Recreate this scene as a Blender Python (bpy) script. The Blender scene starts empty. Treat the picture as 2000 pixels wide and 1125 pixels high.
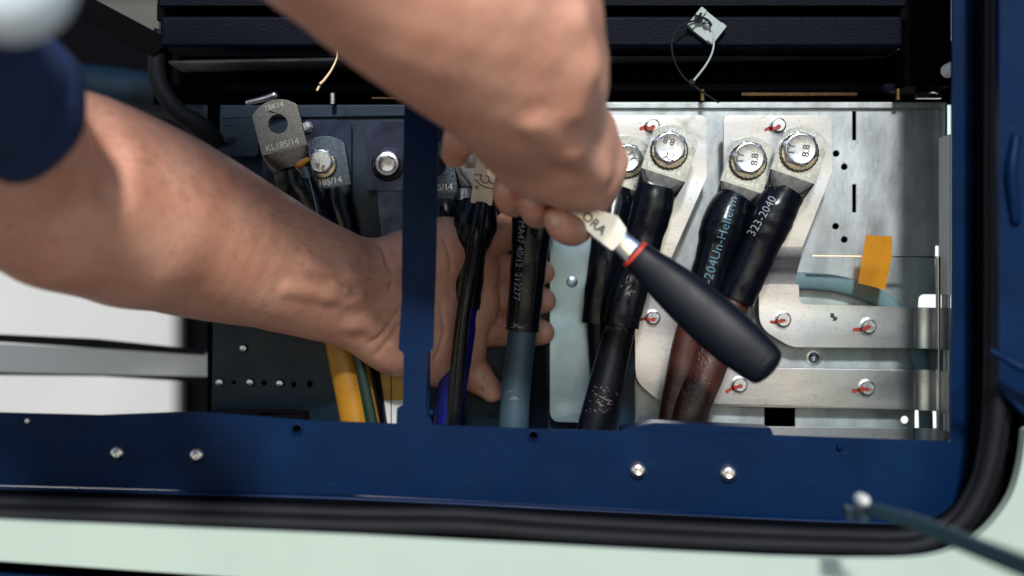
import bpy, bmesh, math, random
import numpy as np
from mathutils import Vector
from mathutils.geometry import tessellate_polygon
from mathutils.bvhtree import BVHTree
random.seed(4); np.random.seed(4)
R = math.radians
sc = bpy.context.scene
col = sc.collection

# ------------------------------------------------------------------ camera, sky, sun, exposure
DIST = 1.2            # camera to the plane of the cable lugs (y = 0), metres
FOC = 2777.8          # focal length in photograph pixels
cam = bpy.data.cameras.new('camera'); co = bpy.data.objects.new('camera', cam); col.objects.link(co)
co.location = (0, -DIST, 0); co.rotation_euler = (R(90), 0, 0)
cam.lens = 50; cam.sensor_width = 36; cam.clip_start = .02; cam.clip_end = 500
cam.dof.use_dof = True; cam.dof.focus_distance = DIST - .005; cam.dof.aperture_fstop = 2.2
sc.camera = co
SUN_EL, SUN_AZ = R(33), R(180)      # azimuth from +y, clockwise seen from above
w = bpy.data.worlds.new('World'); sc.world = w; w.use_nodes = True
nt = w.node_tree; bg = nt.nodes['Background']
sky = nt.nodes.new('ShaderNodeTexSky'); sky.sky_type = 'NISHITA'; sky.sun_disc = False
sky.sun_elevation = SUN_EL; sky.sun_rotation = SUN_AZ; sky.air_density = 1.3; sky.dust_density = .3
nt.links.new(sky.outputs[0], bg.inputs[0]); bg.inputs[1].default_value = .095
sl = bpy.data.lights.new('sun', 'SUN'); sl.energy = 3.1; sl.angle = R(5); sl.color = (1, .97, .93)
so = bpy.data.objects.new('sun', sl); col.objects.link(so)
sd = Vector((math.sin(SUN_AZ) * math.cos(SUN_EL), math.cos(SUN_AZ) * math.cos(SUN_EL), math.sin(SUN_EL)))
so.rotation_euler = sd.to_track_quat('Z', 'Y').to_euler(); so.location = sd * 5
sc.view_settings.view_transform = 'Standard'; sc.view_settings.look = 'None'
sc.view_settings.exposure = 0.40; sc.view_settings.gamma = 1

# ------------------------------------------------------------------ helpers
def W(px, py, Y=0.0):
    s = (DIST + Y) / FOC
    return Vector(((px - 1000) * s, Y, (562.5 - py) * s))
def SC(Y): return (DIST + Y) / FOC

def tag(o, label=None, cat=None, group=None, kind=None):
    if label: o['label'] = label
    if cat: o['category'] = cat
    if group: o['group'] = group
    if kind: o['kind'] = kind
    return o
def empty(name, loc, label=None, cat=None, group=None):
    o = bpy.data.objects.new(name, None); col.objects.link(o); o.location = loc
    o.empty_display_size = .02
    return tag(o, label, cat, group)
def wloc(o):
    v = Vector((0, 0, 0))
    while o is not None: v = v + o.location; o = o.parent
    return v
def link(name, me, parent, off):
    o = bpy.data.objects.new(name, me); col.objects.link(o)
    if parent is not None:
        o.parent = parent; o.location = off - wloc(parent)
    else: o.location = off
    return o
def mk(name, V, F, mat, parent=None, smooth=35, bevel=0, recalc=False, seg=2):
    V = [Vector(v) for v in V]
    lo = Vector([min(v[i] for v in V) for i in range(3)]); hi = Vector([max(v[i] for v in V) for i in range(3)])
    off = (lo + hi) / 2
    me = bpy.data.meshes.new(name)
    me.from_pydata([v - off for v in V], [], F)
    if recalc:
        b = bmesh.new(); b.from_mesh(me); bmesh.ops.recalc_face_normals(b, faces=b.faces); b.to_mesh(me); b.free()
    me.materials.append(mat)
    if smooth:
        me.shade_smooth()
        if smooth < 179: me.set_sharp_from_angle(angle=R(smooth))
    me.update()
    o = link(name, me, parent, off)
    if bevel:
        m = o.modifiers.new('bevel', 'BEVEL'); m.width = bevel; m.segments = seg; m.limit_method = 'ANGLE'; m.angle_limit = R(35)
        m.harden_normals = True
    return o

def rp(pts, n=7):
    """polygon with rounded corners: points (x, y) or (x, y, radius)"""
    out = []; k = len(pts)
    for i, p in enumerate(pts):
        if len(p) < 3 or p[2] <= 0: out.append((p[0], p[1])); continue
        a = Vector(pts[i - 1][:2]); c = Vector(p[:2]); b = Vector(pts[(i + 1) % k][:2])
        d1 = (a - c).normalized(); d2 = (b - c).normalized()
        r = p[2]; h = d1.angle(d2) / 2
        t = min(r / math.tan(h), (a - c).length * .49, (b - c).length * .49)
        q1 = c + d1 * t; q2 = c + d2 * t
        for j in range(n + 1):
            s = j / n
            q = q1 * (1 - s) ** 2 + c * 2 * s * (1 - s) * 1.0 + q2 * s ** 2
            out.append((q.x, q.y))
    return out
def circ(cx, cy, r, n=24, ry=None):
    ry = ry or r
    return [(cx + r * math.cos(2 * math.pi * i / n), cy + ry * math.sin(2 * math.pi * i / n)) for i in range(n)]
def rect(x0, y0, x1, y1): return [(x0, y0), (x1, y0), (x1, y1), (x0, y1)]

def prism(name, loops, Y, t, mat, parent=None, bevel=.0005, smooth=35, frame=None, seg=2):
    """plate of thickness t, front face at Y, from loops of photo points (first the outline, then holes)"""
    if isinstance(loops[0], tuple): loops = [loops]
    f = frame or (lambda x, y: W(x, y, Y))
    pl = [[f(x, y) for x, y in lp] for lp in loops]
    flat = [p for lp in pl for p in lp]; n = len(flat)
    tris = tessellate_polygon([[Vector((p.x, p.z, 0)) for p in lp] for lp in pl])
    V = flat + [p + Vector((0, t, 0)) for p in flat]
    F = [tuple(q) for q in tris] + [tuple(i + n for i in reversed(q)) for q in tris]
    o0 = 0
    for lp in pl:
        m = len(lp)
        for i in range(m):
            a = o0 + i; b = o0 + (i + 1) % m
            F.append((a, b, b + n, a + n))
        o0 += m
    return mk(name, V, F, mat, parent, smooth, bevel, recalc=True, seg=seg)

def box(name, x0, y0, x1, y1, Y0, Y1, mat, parent=None, bevel=.0008):
    return prism(name, rect(x0, y0, x1, y1), Y0, Y1 - Y0, mat, parent, bevel)

def cr(P, sub):
    P = [np.array(p, float) for p in P]
    if len(P) == 2: return [P[0] * (1 - i / sub) + P[1] * (i / sub) for i in range(sub + 1)]
    Q = [2 * P[0] - P[1]] + P + [2 * P[-1] - P[-2]]; out = []
    for i in range(1, len(Q) - 2):
        a, b, c, d = Q[i - 1:i + 3]
        for j in range(sub):
            t = j / sub
            out.append(.5 * ((2 * b) + (c - a) * t + (2 * a - 5 * b + 4 * c - d) * t * t + (3 * b - 3 * c + d - a) * t ** 3))
    out.append(P[-1]); return out

def tube(name, pts, mat, parent=None, seg=24, sub=8, ell=1.0, rough=0.0, cap=True, smooth=50, roundend=False, lin=False, sq=0):
    """swept tube through (px, py, Y, radius px); ell scales its depth, rough adds uneven dents"""
    P = []
    for p in pts:
        v = W(p[0], p[1], p[2]); P.append((v.x, v.y, v.z, p[3] * SC(p[2])))
    S = cr(P, sub) if not lin else [np.array(p) for p in P]
    S = np.array(S); C = S[:, :3]; r = np.maximum(S[:, 3], 1e-5)
    if roundend:
        def endcap(c, d, rr):
            return [(c + d * rr * math.sin(a) * roundend, rr * math.cos(a)) for a in (R(20), R(40), R(58), R(73), R(84), R(90))]
        d0 = C[0] - C[1]; d0 /= np.linalg.norm(d0); d1 = C[-1] - C[-2]; d1 /= np.linalg.norm(d1)
        A = endcap(C[0], d0, r[0])[::-1]; B = endcap(C[-1], d1, r[-1])
        C = np.array([a[0] for a in A] + list(C) + [b[0] for b in B]); r = np.array([max(a[1], 1e-5) for a in A] + list(r) + [max(b[1], 1e-5) for b in B])
    n = len(C); T = np.gradient(C, axis=0); T /= np.linalg.norm(T, axis=1)[:, None]
    up = np.array((0, 1., 0)); V = []; F = []
    ph = np.random.rand(6) * 6.28
    for i in range(n):
        s = np.cross(T[i], up); s /= np.linalg.norm(s) + 1e-9; u = np.cross(s, T[i])
        for j in range(seg):
            a = 2 * math.pi * j / seg
            k = 1.0
            if rough: k += rough * (math.sin(2 * a + i * .35 + ph[0]) * .5 + math.sin(3 * a - i * .5 + ph[1]) * .3 + math.sin(a + i * .9 + ph[2]) * .4 + math.sin(i * .7 + ph[3]) * .4)
            ca, sa = math.cos(a), math.sin(a)
            if sq: ca = math.copysign(abs(ca) ** sq, ca); sa = math.copysign(abs(sa) ** sq, sa)
            V.append(C[i] + (s * ca + u * sa * ell) * r[i] * k)
        if i:
            for j in range(seg):
                a0 = (i - 1) * seg + j; b0 = (i - 1) * seg + (j + 1) % seg
                F.append((a0, b0, b0 + seg, a0 + seg))
    if cap: F.append(tuple(range(seg))[::-1]); F.append(tuple(range((n - 1) * seg, n * seg)))
    return mk(name, V, F, mat, parent, smooth, recalc=True)

def lathe(name, cx, cy, Y, prof, mat, parent=None, seg=32, rf=None, smooth=40, tilt=(0, 0), cap=True):
    """profile of (radius px, dy metres) turned about the axis that points at the viewer"""
    c = W(cx, cy, Y); s = SC(Y); V = []; F = []
    for k, (r, dy) in enumerate(prof):
        for j in range(seg):
            a = 2 * math.pi * j / seg
            rr = r * s * (rf(a, k) if rf else 1)
            V.append(c + Vector((rr * math.cos(a) + dy * tilt[0], dy, rr * math.sin(a) + dy * tilt[1])))
        if k:
            for j in range(seg):
                a0 = (k - 1) * seg + j; b0 = (k - 1) * seg + (j + 1) % seg
                F.append((a0, b0, b0 + seg, a0 + seg))
    if cap: F.append(tuple(range(seg))[::-1]); F.append(tuple(range((len(prof) - 1) * seg, len(prof) * seg)))
    return mk(name, V, F, mat, parent, smooth, recalc=True)

def text(name, s, cx, cy, Y, size, ang, mat, parent=None, ext=.0002, onto=None, spacing=1.0, align='CENTER', thin=0):
    cu = bpy.data.curves.new('t', 'FONT'); cu.body = s; cu.size = size * SC(Y) * 1.38; cu.align_x = align; cu.align_y = 'CENTER'
    cu.space_character = spacing; cu.extrude = 0 if onto is not None else ext; cu.resolution_u = 3; cu.offset = thin * SC(Y)
    to = bpy.data.objects.new('t', cu); col.objects.link(to)
    dg = bpy.context.evaluated_depsgraph_get(); me = bpy.data.meshes.new_from_object(to.evaluated_get(dg))
    bpy.data.objects.remove(to)
    a = R(ang); rt = Vector((math.cos(a), 0, -math.sin(a))); up = Vector((math.sin(a), 0, math.cos(a))); c = W(cx, cy, Y)
    V = [c + rt * v.co.x + up * v.co.y + Vector((0, -v.co.z, 0)) for v in me.vertices]
    if onto is not None:
        off = wloc(onto); b = bmesh.new(); b.from_mesh(onto.data); bv = BVHTree.FromBMesh(b); b.free()
        for i, v in enumerate(V):
            h = bv.ray_cast(Vector((v.x, v.y - .3, v.z)) - off, Vector((0, 1, 0)))
            if h[0] is not None: V[i] = Vector((v.x, h[0].y + off.y - .0007, v.z))
    F = [tuple(p.vertices) for p in me.polygons]
    if not V: return None
    return mk(name, V, F, mat, parent, smooth=0)

# ------------------------------------------------------------------ materials
def mat(name, base, rough=.5, metal=0.0, var=0.0, vscale=40, bump=0.0, bscale=400, col2=None, rvar=0.0, stretch=(1, 1, 1), coat=0, spec=.5, sss=0, detail=6, wavy=0, speck=0):
    m = bpy.data.materials.new(name); m.use_nodes = True; t = m.node_tree; p = t.nodes['Principled BSDF']
    p.inputs['Base Color'].default_value = (*base, 1); p.inputs['Roughness'].default_value = rough; p.inputs['Metallic'].default_value = metal
    p.inputs['Coat Weight'].default_value = coat; p.inputs['Coat Roughness'].default_value = .15; p.inputs['Specular IOR Level'].default_value = spec
    tc = t.nodes.new('ShaderNodeTexCoord'); mp = t.nodes.new('ShaderNodeMapping'); mp.inputs['Scale'].default_value = stretch
    t.links.new(tc.outputs['Object'], mp.inputs[0])
    def noise(s, d=detail):
        n = t.nodes.new('ShaderNodeTexNoise'); n.inputs['Scale'].default_value = s; n.inputs['Detail'].default_value = d
        t.links.new(mp.outputs[0], n.inputs['Vector']); return n
    if var:
        n = noise(vscale); rr = t.nodes.new('ShaderNodeMapRange'); rr.inputs[1].default_value = .32; rr.inputs[2].default_value = .68
        t.links.new(n.outputs['Fac'], rr.inputs[0])
        mx = t.nodes.new('ShaderNodeMix'); mx.data_type = 'RGBA'
        c2 = col2 or tuple(c * (1 - var) for c in base)
        mx.inputs[6].default_value = (*base, 1); mx.inputs[7].default_value = (*c2, 1)
        t.links.new(rr.outputs[0], mx.inputs[0]); t.links.new(mx.outputs[2], p.inputs['Base Color'])
    if rvar:
        n2 = noise(vscale * 1.7); rr2 = t.nodes.new('ShaderNodeMapRange')
        rr2.inputs[1].default_value = .3; rr2.inputs[2].default_value = .7; rr2.inputs[3].default_value = max(.03, rough - rvar); rr2.inputs[4].default_value = rough + rvar
        t.links.new(n2.outputs['Fac'], rr2.inputs[0]); t.links.new(rr2.outputs[0], p.inputs['Roughness'])
    if bump:
        n3 = noise(bscale, 4); bp = t.nodes.new('ShaderNodeBump'); bp.inputs['Strength'].default_value = bump; bp.inputs['Distance'].default_value = .0006
        t.links.new(n3.outputs['Fac'], bp.inputs['Height']); t.links.new(bp.outputs[0], p.inputs['Normal'])
    if speck:      # fine dirt specks and short rubbed streaks
        last = p.inputs['Base Color'].links[0].from_socket
        for st, s9, lo9, hi9, c9 in (((1, 1, 1), 330, .60, .72, .25), ((1, 1, 7), 60, .60, .74, .45), ((6, 1, 1), 50, .60, .75, .5)):
            m9 = t.nodes.new('ShaderNodeMapping'); m9.inputs['Scale'].default_value = st; m9.inputs['Rotation'].default_value = (0, .35, 0); t.links.new(tc.outputs['Object'], m9.inputs[0])
            n9 = t.nodes.new('ShaderNodeTexNoise'); n9.inputs['Scale'].default_value = s9; n9.inputs['Detail'].default_value = 6; t.links.new(m9.outputs[0], n9.inputs['Vector'])
            q9 = t.nodes.new('ShaderNodeMapRange'); q9.inputs[1].default_value = lo9; q9.inputs[2].default_value = hi9; q9.inputs[4].default_value = speck; t.links.new(n9.outputs['Fac'], q9.inputs[0])
            x9 = t.nodes.new('ShaderNodeMix'); x9.data_type = 'RGBA'; t.links.new(q9.outputs[0], x9.inputs[0]); t.links.new(last, x9.inputs[6]); x9.inputs[7].default_value = (*[b * c9 for b in base], 1); last = x9.outputs[2]
        t.links.new(last, p.inputs['Base Color'])
    if wavy:
        n4 = noise(9, 2); b2 = t.nodes.new('ShaderNodeBump'); b2.inputs['Strength'].default_value = 1; b2.inputs['Distance'].default_value = .006 * wavy
        t.links.new(n4.outputs['Fac'], b2.inputs['Height'])
        if bump: t.links.new(b2.outputs[0], bp.inputs['Normal'])
        else: t.links.new(b2.outputs[0], p.inputs['Normal'])
    if sss:
        p.inputs['Subsurface Weight'].default_value = sss; p.inputs['Subsurface Radius'].default_value = (1, .35, .2); p.inputs['Subsurface Scale'].default_value = .006
    return m

M = {}
M['navy'] = mat('navy_paint', (.0002, .0120, .050), .42, spec=.09, var=.25, vscale=14, bump=.12, bscale=900, rvar=.06)
M['navy_tex'] = mat('navy_textured_paint', (.0007, .0016, .007), .45, spec=.06, bump=.45, bscale=520)
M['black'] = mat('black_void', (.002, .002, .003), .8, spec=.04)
M['rubber'] = mat('black_rubber', (.005, .006, .009), .66, spec=.22, bump=.3, bscale=120, var=.4, vscale=30)
M['mint'] = mat('mint_paint', (.40, .49, .43), .45, var=.10, vscale=5, bump=.05, rvar=.08)
def galv(name, base, rough, metal=.85, dark=.25):
    m = mat(name, base, rough, metal, bump=.3, bscale=260, rvar=.10, vscale=34, var=dark, stretch=(1, 1, .4), detail=9, speck=.3)
    return m
M['galv'] = galv('galvanised_steel', (.46, .51, .54), .43, .68, .45)
M['galv_shade'] = mat('galvanised_steel_shade_tint', (.002, .017, .038), .40, .15, spec=.3, var=.4, vscale=22, bump=.2, rvar=.08)  # shade and dark reflections of the left panel put into the colour
M['bar'] = mat('tinned_busbar', (.74, .72, .72), .31, .95, var=.3, col2=(.40, .42, .47), vscale=22, speck=.35, bump=.08, bscale=420, rvar=.04, stretch=(.35, 1, 1), wavy=1)
M['bar_blue_shade'] = mat('busbar_blue_shade', (.26, .36, .44), .32, 1.0, var=.10, vscale=45, bump=.06, rvar=.03, wavy=1)  # shadowed blue-grey reflections put into the busbar's base colour
M['bar_dark'] = mat('tinned_busbar_shaded', (.035, .042, .075), .30, 1.0, var=.3, vscale=35, bump=.2, bscale=160, rvar=.08)  # busbar copy, dark reflections on the left plates put into its colour
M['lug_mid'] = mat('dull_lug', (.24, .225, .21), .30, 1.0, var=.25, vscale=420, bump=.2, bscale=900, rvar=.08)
M['lug_dark'] = mat('shaded_lug', (.11, .14, .19), .3, 1.0, var=.3, vscale=300, bump=.2, bscale=900, rvar=.08)  # lug copy, colour darkened to carry the shade on the left
M['lug'] = mat('tinned_lug', (.54, .56, .58), .23, 1.0, var=.35, vscale=160, bump=.14, bscale=600, rvar=.07, speck=.5)
M['lug_mark'] = mat('stamped_letters', (.55, .55, .54), .35, 1.0)
M['zinc'] = mat('zinc_bolt', (.60, .62, .65), .32, 1.0, var=.15, vscale=200, bump=.2, bscale=700, rvar=.1)
M['zinc_dark'] = mat('bolt_letters', (.09, .095, .10), .6, spec=.2)
M['washer'] = mat('yellowish_washer', (.62, .56, .44), .35, 1.0, var=.3, vscale=200)
M['sleeve'] = mat('heat_shrink', (.0022, .003, .006), .24, bump=.35, bscale=130, rvar=.09, vscale=60, spec=.30)
M['cable_black'] = mat('black_cable', (.0022, .0028, .006), .36, spec=.22, bump=.25, bscale=200, rvar=.1)
M['cable_grey'] = mat('grey_cable', (.030, .060, .088), .42, var=.15, vscale=60, bump=.15, rvar=.06)
M['cable_brown'] = mat('brown_cable', (.055, .017, .013), .36, var=.4, vscale=70, bump=.2, rvar=.1)
M['cable_blue'] = mat('blue_cable', (.001, .004, .12), .42, spec=.25, bump=.15)
M['cable_yellow'] = mat('yellow_cable', (.42, .19, .010), .42, var=.2, vscale=60, bump=.15)
M['cable_green'] = mat('green_stripe', (.003, .022, .017), .4, bump=.15)
M['scuff'] = mat('pale_scuffs', (.16, .12, .12), .6)
M['print'] = mat('white_print', (.20, .235, .26), .6)
M['print_cyan'] = mat('cyan_print', (.05, .15, .21), .6)
M['red'] = mat('red_paint_marker', (.32, .015, .010), .45, var=.3, vscale=300)
M['ink'] = mat('black_ink', (.01, .01, .012), .6)
M['tape'] = mat('amber_tape', (.66, .33, .012), .35, var=.3, vscale=40, bump=.6, bscale=110)
M['beige'] = mat('beige_plastic', (.84, .62, .40), .55, var=.06, vscale=60, bump=.2)
M['groove'] = mat('beige_groove', (.13, .07, .03), .7)
M['braid'] = mat('braided_hose', (.14, .24, .28), .55, var=.2, vscale=40)
M['handle'] = mat('black_grip', (.0022, .004, .009), .44, spec=.20, bump=.25, bscale=1400, rvar=.04)
M['chrome'] = mat('chrome', (.86, .86, .88), .16, 1.0, rvar=.05, vscale=60)
M['satin'] = mat('satin_steel', (.70, .70, .70), .32, 1.0, rvar=.05)
M['red_plastic'] = mat('red_ring', (.42, .03, .015), .35)
M['white'] = mat('white_panel', (.78, .79, .78), .6, bump=.2, bscale=60, var=.08, vscale=12)
M['stay'] = mat('grey_blue_metal', (.010, .035, .05), .45, .2)
M['teal'] = mat('dark_teal_pipe', (.001, .009, .020), .4, spec=.3)
M['white_far'] = mat('far_white_wall', (.50, .50, .49), .7, var=.3, vscale=.9)
M['silver'] = mat('silver_trim', (.72, .73, .73), .5, .1)
M['cloth'] = mat('navy_cloth', (.004, .024, .10), .85, var=.4, vscale=120, bump=.8, bscale=1300)
M['cloth_light'] = mat('light_blue_cloth', (.78, .90, .98), .8, var=.1, vscale=60, bump=.4, bscale=800)
M['greygreen'] = mat('grey_green_panel', (.06, .065, .055), .6)
M['rivet'] = mat('rivet_aluminium', (.84, .80, .76), .28, 1.0)
M['tiemount'] = mat('grey_nylon', (.30, .36, .36), .5, var=.1, vscale=100)
M['brass'] = mat('brass_strip', (.22, .14, .07), .4, .9, var=.4, vscale=200)
M['sealant'] = mat('orange_sealant', (.60, .24, .03), .35)
M['hair'] = mat('brown_hair', (.22, .12, .07), .5)
M['nail'] = mat('fingernail', (.68, .43, .35), .25, var=.1, vscale=200, sss=.1)
M['ground'] = mat('grey_paving', (.25, .21, .18), .85, var=.3, vscale=3, bump=.5, bscale=60)
def braid_mat():
    m = M['braid']; t = m.node_tree; p = t.nodes['Principled BSDF']
    tc = t.nodes.new('ShaderNodeTexCoord'); wv = []
    for rot in (40, -40):
        mp = t.nodes.new('ShaderNodeMapping'); mp.inputs['Rotation'].default_value = (0, R(rot), 0); t.links.new(tc.outputs['Object'], mp.inputs[0])
        q = t.nodes.new('ShaderNodeTexWave'); q.inputs['Scale'].default_value = 190; q.inputs['Distortion'].default_value = .6; t.links.new(mp.outputs[0], q.inputs[0]); wv.append(q)
    mm = t.nodes.new('ShaderNodeMath'); mm.operation = 'MULTIPLY'; t.links.new(wv[0].outputs['Fac'], mm.inputs[0]); t.links.new(wv[1].outputs['Fac'], mm.inputs[1])
    bp = t.nodes.new('ShaderNodeBump'); bp.inputs['Strength'].default_value = .9; bp.inputs['Distance'].default_value = .001
    t.links.new(mm.outputs[0], bp.inputs['Height']); t.links.new(bp.outputs[0], p.inputs['Normal'])
braid_mat()
def worn_navy():
    m = M['navy']; t = m.node_tree; p = t.nodes['Principled BSDF']; old = p.inputs['Base Color'].links[0].from_socket
    tc = t.nodes.new('ShaderNodeTexCoord'); mp = t.nodes.new('ShaderNodeMapping'); mp.inputs['Scale'].default_value = (3, 3, 22); mp.inputs['Rotation'].default_value = (0, R(-14), 0)
    t.links.new(tc.outputs['Object'], mp.inputs[0]); last = old
    for sc_, lo_, hi_, mx_, vec, c_ in ((14, .62, .82, .22, mp.outputs[0], (.008, .07, .16)), (700, .71, .75, .35, tc.outputs['Object'], (.03, .10, .18)), (9, .55, .75, .3, tc.outputs['Object'], (.001, .036, .12))):
        n = t.nodes.new('ShaderNodeTexNoise'); n.inputs['Scale'].default_value = sc_; n.inputs['Detail'].default_value = 5; t.links.new(vec, n.inputs['Vector'])
        q = t.nodes.new('ShaderNodeMapRange'); q.inputs[1].default_value = lo_; q.inputs[2].default_value = hi_; q.inputs[4].default_value = mx_; t.links.new(n.outputs['Fac'], q.inputs[0])
        x = t.nodes.new('ShaderNodeMix'); x.data_type = 'RGBA'; t.links.new(q.outputs[0], x.inputs[0]); t.links.new(last, x.inputs[6]); x.inputs[7].default_value = (*c_, 1); last = x.outputs[2]
    t.links.new(last, p.inputs['Base Color'])
worn_navy()
def clear_mat():
    m = bpy.data.materials.new('clear_plastic'); m.use_nodes = True; t = m.node_tree; p = t.nodes['Principled BSDF']
    g = t.nodes.new('ShaderNodeBsdfGlossy'); g.inputs['Roughness'].default_value = .06
    tr = t.nodes.new('ShaderNodeBsdfTransparent'); tr.inputs[0].default_value = (.97, .99, .99, 1)
    fr = t.nodes.new('ShaderNodeFresnel'); fr.inputs[0].default_value = 1.12
    mx = t.nodes.new('ShaderNodeMixShader'); t.links.new(fr.outputs[0], mx.inputs[0]); t.links.new(tr.outputs[0], mx.inputs[1]); t.links.new(g.outputs[0], mx.inputs[2])
    t.nodes.remove(p); t.links.new(mx.outputs[0], t.nodes['Material Output'].inputs[0]); return m
M['clear'] = clear_mat()
def tape_mat():
    m = M['tape2'] = M['tape'].copy(); m.name = 'translucent_amber_tape'; t = m.node_tree; p = t.nodes['Principled BSDF']; o = t.nodes['Material Output']
    tr = t.nodes.new('ShaderNodeBsdfTransparent'); tr.inputs[0].default_value = (.95, .55, .08, 1); mx = t.nodes.new('ShaderNodeMixShader'); mx.inputs[0].default_value = .5
    t.links.new(p.outputs[0], mx.inputs[1]); t.links.new(tr.outputs[0], mx.inputs[2]); t.links.new(mx.outputs[0], o.inputs[0])
tape_mat()
def skin_mat():
    m = bpy.data.materials.new('skin'); m.use_nodes = True; t = m.node_tree; p = t.nodes['Principled BSDF']
    tc = t.nodes.new('ShaderNodeTexCoord')
    def N(s, d=5, rough=.55):
        n = t.nodes.new('ShaderNodeTexNoise'); n.inputs['Scale'].default_value = s; n.inputs['Detail'].default_value = d; n.inputs['Roughness'].default_value = rough
        t.links.new(tc.outputs['Object'], n.inputs[0]); return n
    def MR(src, a, b, c=0, d=1):
        r = t.nodes.new('ShaderNodeMapRange'); [r.inputs[i + 1].__setattr__('default_value', v) for i, v in enumerate((a, b, c, d))]
        t.links.new(src, r.inputs[0]); return r.outputs[0]
    def MX(f, a, b):
        x = t.nodes.new('ShaderNodeMix'); x.data_type = 'RGBA'; t.links.new(f, x.inputs[0])
        for i, v in ((6, a), (7, b)):
            if isinstance(v, tuple): x.inputs[i].default_value = (*v, 1)
            else: t.links.new(v, x.inputs[i])
        return x.outputs[2]
    c = MX(MR(N(22).outputs['Fac'], .35, .65), (.66, .355, .255), (.58, .275, .19))
    c = MX(MR(N(150, 3).outputs['Fac'], .55, .75, 0, .5), c, (.46, .17, .125))
    c = MX(MR(N(420, 2).outputs['Fac'], .66, .74, 0, .55), c, (.30, .13, .09))
    t.links.new(c, p.inputs['Base Color'])
    p.inputs['Roughness'].default_value = .43; p.inputs['Specular IOR Level'].default_value = .45
    p.inputs['Subsurface Weight'].default_value = .12; p.inputs['Subsurface Radius'].default_value = (1, .35, .2); p.inputs['Subsurface Scale'].default_value = .005
    v = t.nodes.new('ShaderNodeTexVoronoi'); v.inputs['Scale'].default_value = 620; t.links.new(tc.outputs['Object'], v.inputs[0])
    ad = t.nodes.new('ShaderNodeMath'); ad.operation = 'ADD'; t.links.new(v.outputs['Distance'], ad.inputs[0]); t.links.new(N(240, 6).outputs['Fac'], ad.inputs[1])
    bp = t.nodes.new('ShaderNodeBump'); bp.inputs['Strength'].default_value = .35; bp.inputs['Distance'].default_value = .0005
    t.links.new(ad.outputs[0], bp.inputs['Height']); t.links.new(bp.outputs[0], p.inputs['Normal'])
    return m
M['skin'] = skin_mat()

# ------------------------------------------------------------------ ground (far below, seen only in reflections)
g = mk('ground', [(-40, -40, -1.1), (40, -40, -1.1), (40, 40, -1.1), (-40, 40, -1.1)], [(0, 1, 2, 3)], M['ground'], smooth=0)
tag(g, 'grey paving far below the open cabinet', kind='structure')

# ------------------------------------------------------------------ the cabinet
cab = empty('electrical_cabinet', W(1000, 900, -.1), 'open navy blue electrical cabinet with pale mint outer skin and galvanised back panel', 'cabinet')
FY = -.10
left_open = rp([(-330, -330), (792, -330), (790, 200), (786, 400), (784, 590), (778, 682, 3), (788, 690, 3), (788, 790), (775, 797, 4), (774, 828), (600, 821), (415, 806), (345, 805), (195, 811), (0, 806), (-330, 800)])
right_open = rp([(857, -330), (1860, -330), (1860, 600), (1857, 700), (1857, 862, 6), (1510, 850), (1215, 842), (1050, 838), (846, 830, 3), (832, 796, 4), (835, 690, 4), (846, 680, 3), (852, 500), (857, 200)])
outer = rp([(-420, -420), (1918, -420), (1914, 600), (1912, 820), (1905, 1026, 150), (1640, 1014), (1350, 1001), (700, 967), (0, 948), (-420, 940)])
holes = [circ(580, 838, 8), circ(1042, 851, 8), circ(1690, 712, .1)][:2]
prism('front_frame', [outer, left_open, right_open] + holes, FY, .004, M['navy'], cab, bevel=0, smooth=0)
prism('post_flange', [rp([(797, -330), (803, -330), (797, 690), (802, 830), (796, 830), (792, 690)])], FY + .004, .018, M['navy'], cab)
prism('post_flange', [rp([(846, -330), (851, -330), (843, 500), (838, 690), (838, 830), (832, 830), (836, 690)])], FY + .004, .018, M['navy'], cab)
# folded lips of the frame (real depth behind the openings)
prism('frame_flange', [rp([(-330, 842), (0, 844), (600, 862), (1050, 878), (1500, 892), (1866, 904), (1866, 920), (-330, 856)])], FY + .004, .045, M['navy'], cab, bevel=.001)
prism('frame_flange', [rect(1925, -330, 1940, 870)], FY + .004, .05, M['navy'], cab)
tube('rolled_edge', [(-400, 945, FY - .004, 7), (0, 956, FY - .004, 7), (700, 976, FY - .004, 7), (1350, 1009, FY - .004, 8), (1680, 1022, FY - .004, 8), (1800, 1026, FY - .004, 8), (1870, 995, FY - .004, 8), (1908, 900, FY - .004, 8), (1918, 700, FY - .004, 7), (1922, 300, FY - .004, 7), (1924, -330, FY - .004, 7)], M['navy'], cab, seg=14)
# gasket ribs
def gpath(dx, dy, Y, r):
    wob = [0, 3, -5, 4, 0, 0]
    return [(-400, 978 + dy, Y, r), (0, 982 + dy, Y, r), (350, 992 + dy, Y, r), (700, 1004 + dy, Y, r), (900, 1006 + dy, Y, r), (1100, 1020 + dy, Y, r), (1400, 1036 + dy, Y, r), (1650, 1046 + dy * .9, Y, r), (1800, 1042 + dy * .8 + dx * .2, Y, r), (1885 + dx * .7, 985 + dy * .5, Y, r), (1930 + dx, 850, Y, r), (1937 + dx, 600, Y, r), (1938 + dx, 100, Y, r), (1938 + dx, -330, Y, r)]
tube('door_gasket', gpath(0, 0, FY - .046, 15), M['rubber'], cab, seg=16, sub=6)
gk = tube('door_gasket', gpath(14, 24, FY - .056, 17), M['rubber'], cab, seg=16, sub=6)
tube('door_gasket', gpath(28, 44, FY - .046, 12), M['rubber'], cab, seg=16, sub=6)
prism('gasket_channel', [rp([(-420, 958), (0, 966), (700, 988), (1300, 1016), (1640, 1032), (1914, 1040, 175), (1926, 700), (1928, -420), (2060, -420), (2060, 900), (1990, 1160, 60), (1500, 1190), (0, 1125), (-420, 1110)])], FY - .034, .036, M['black'], cab, bevel=0)
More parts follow.
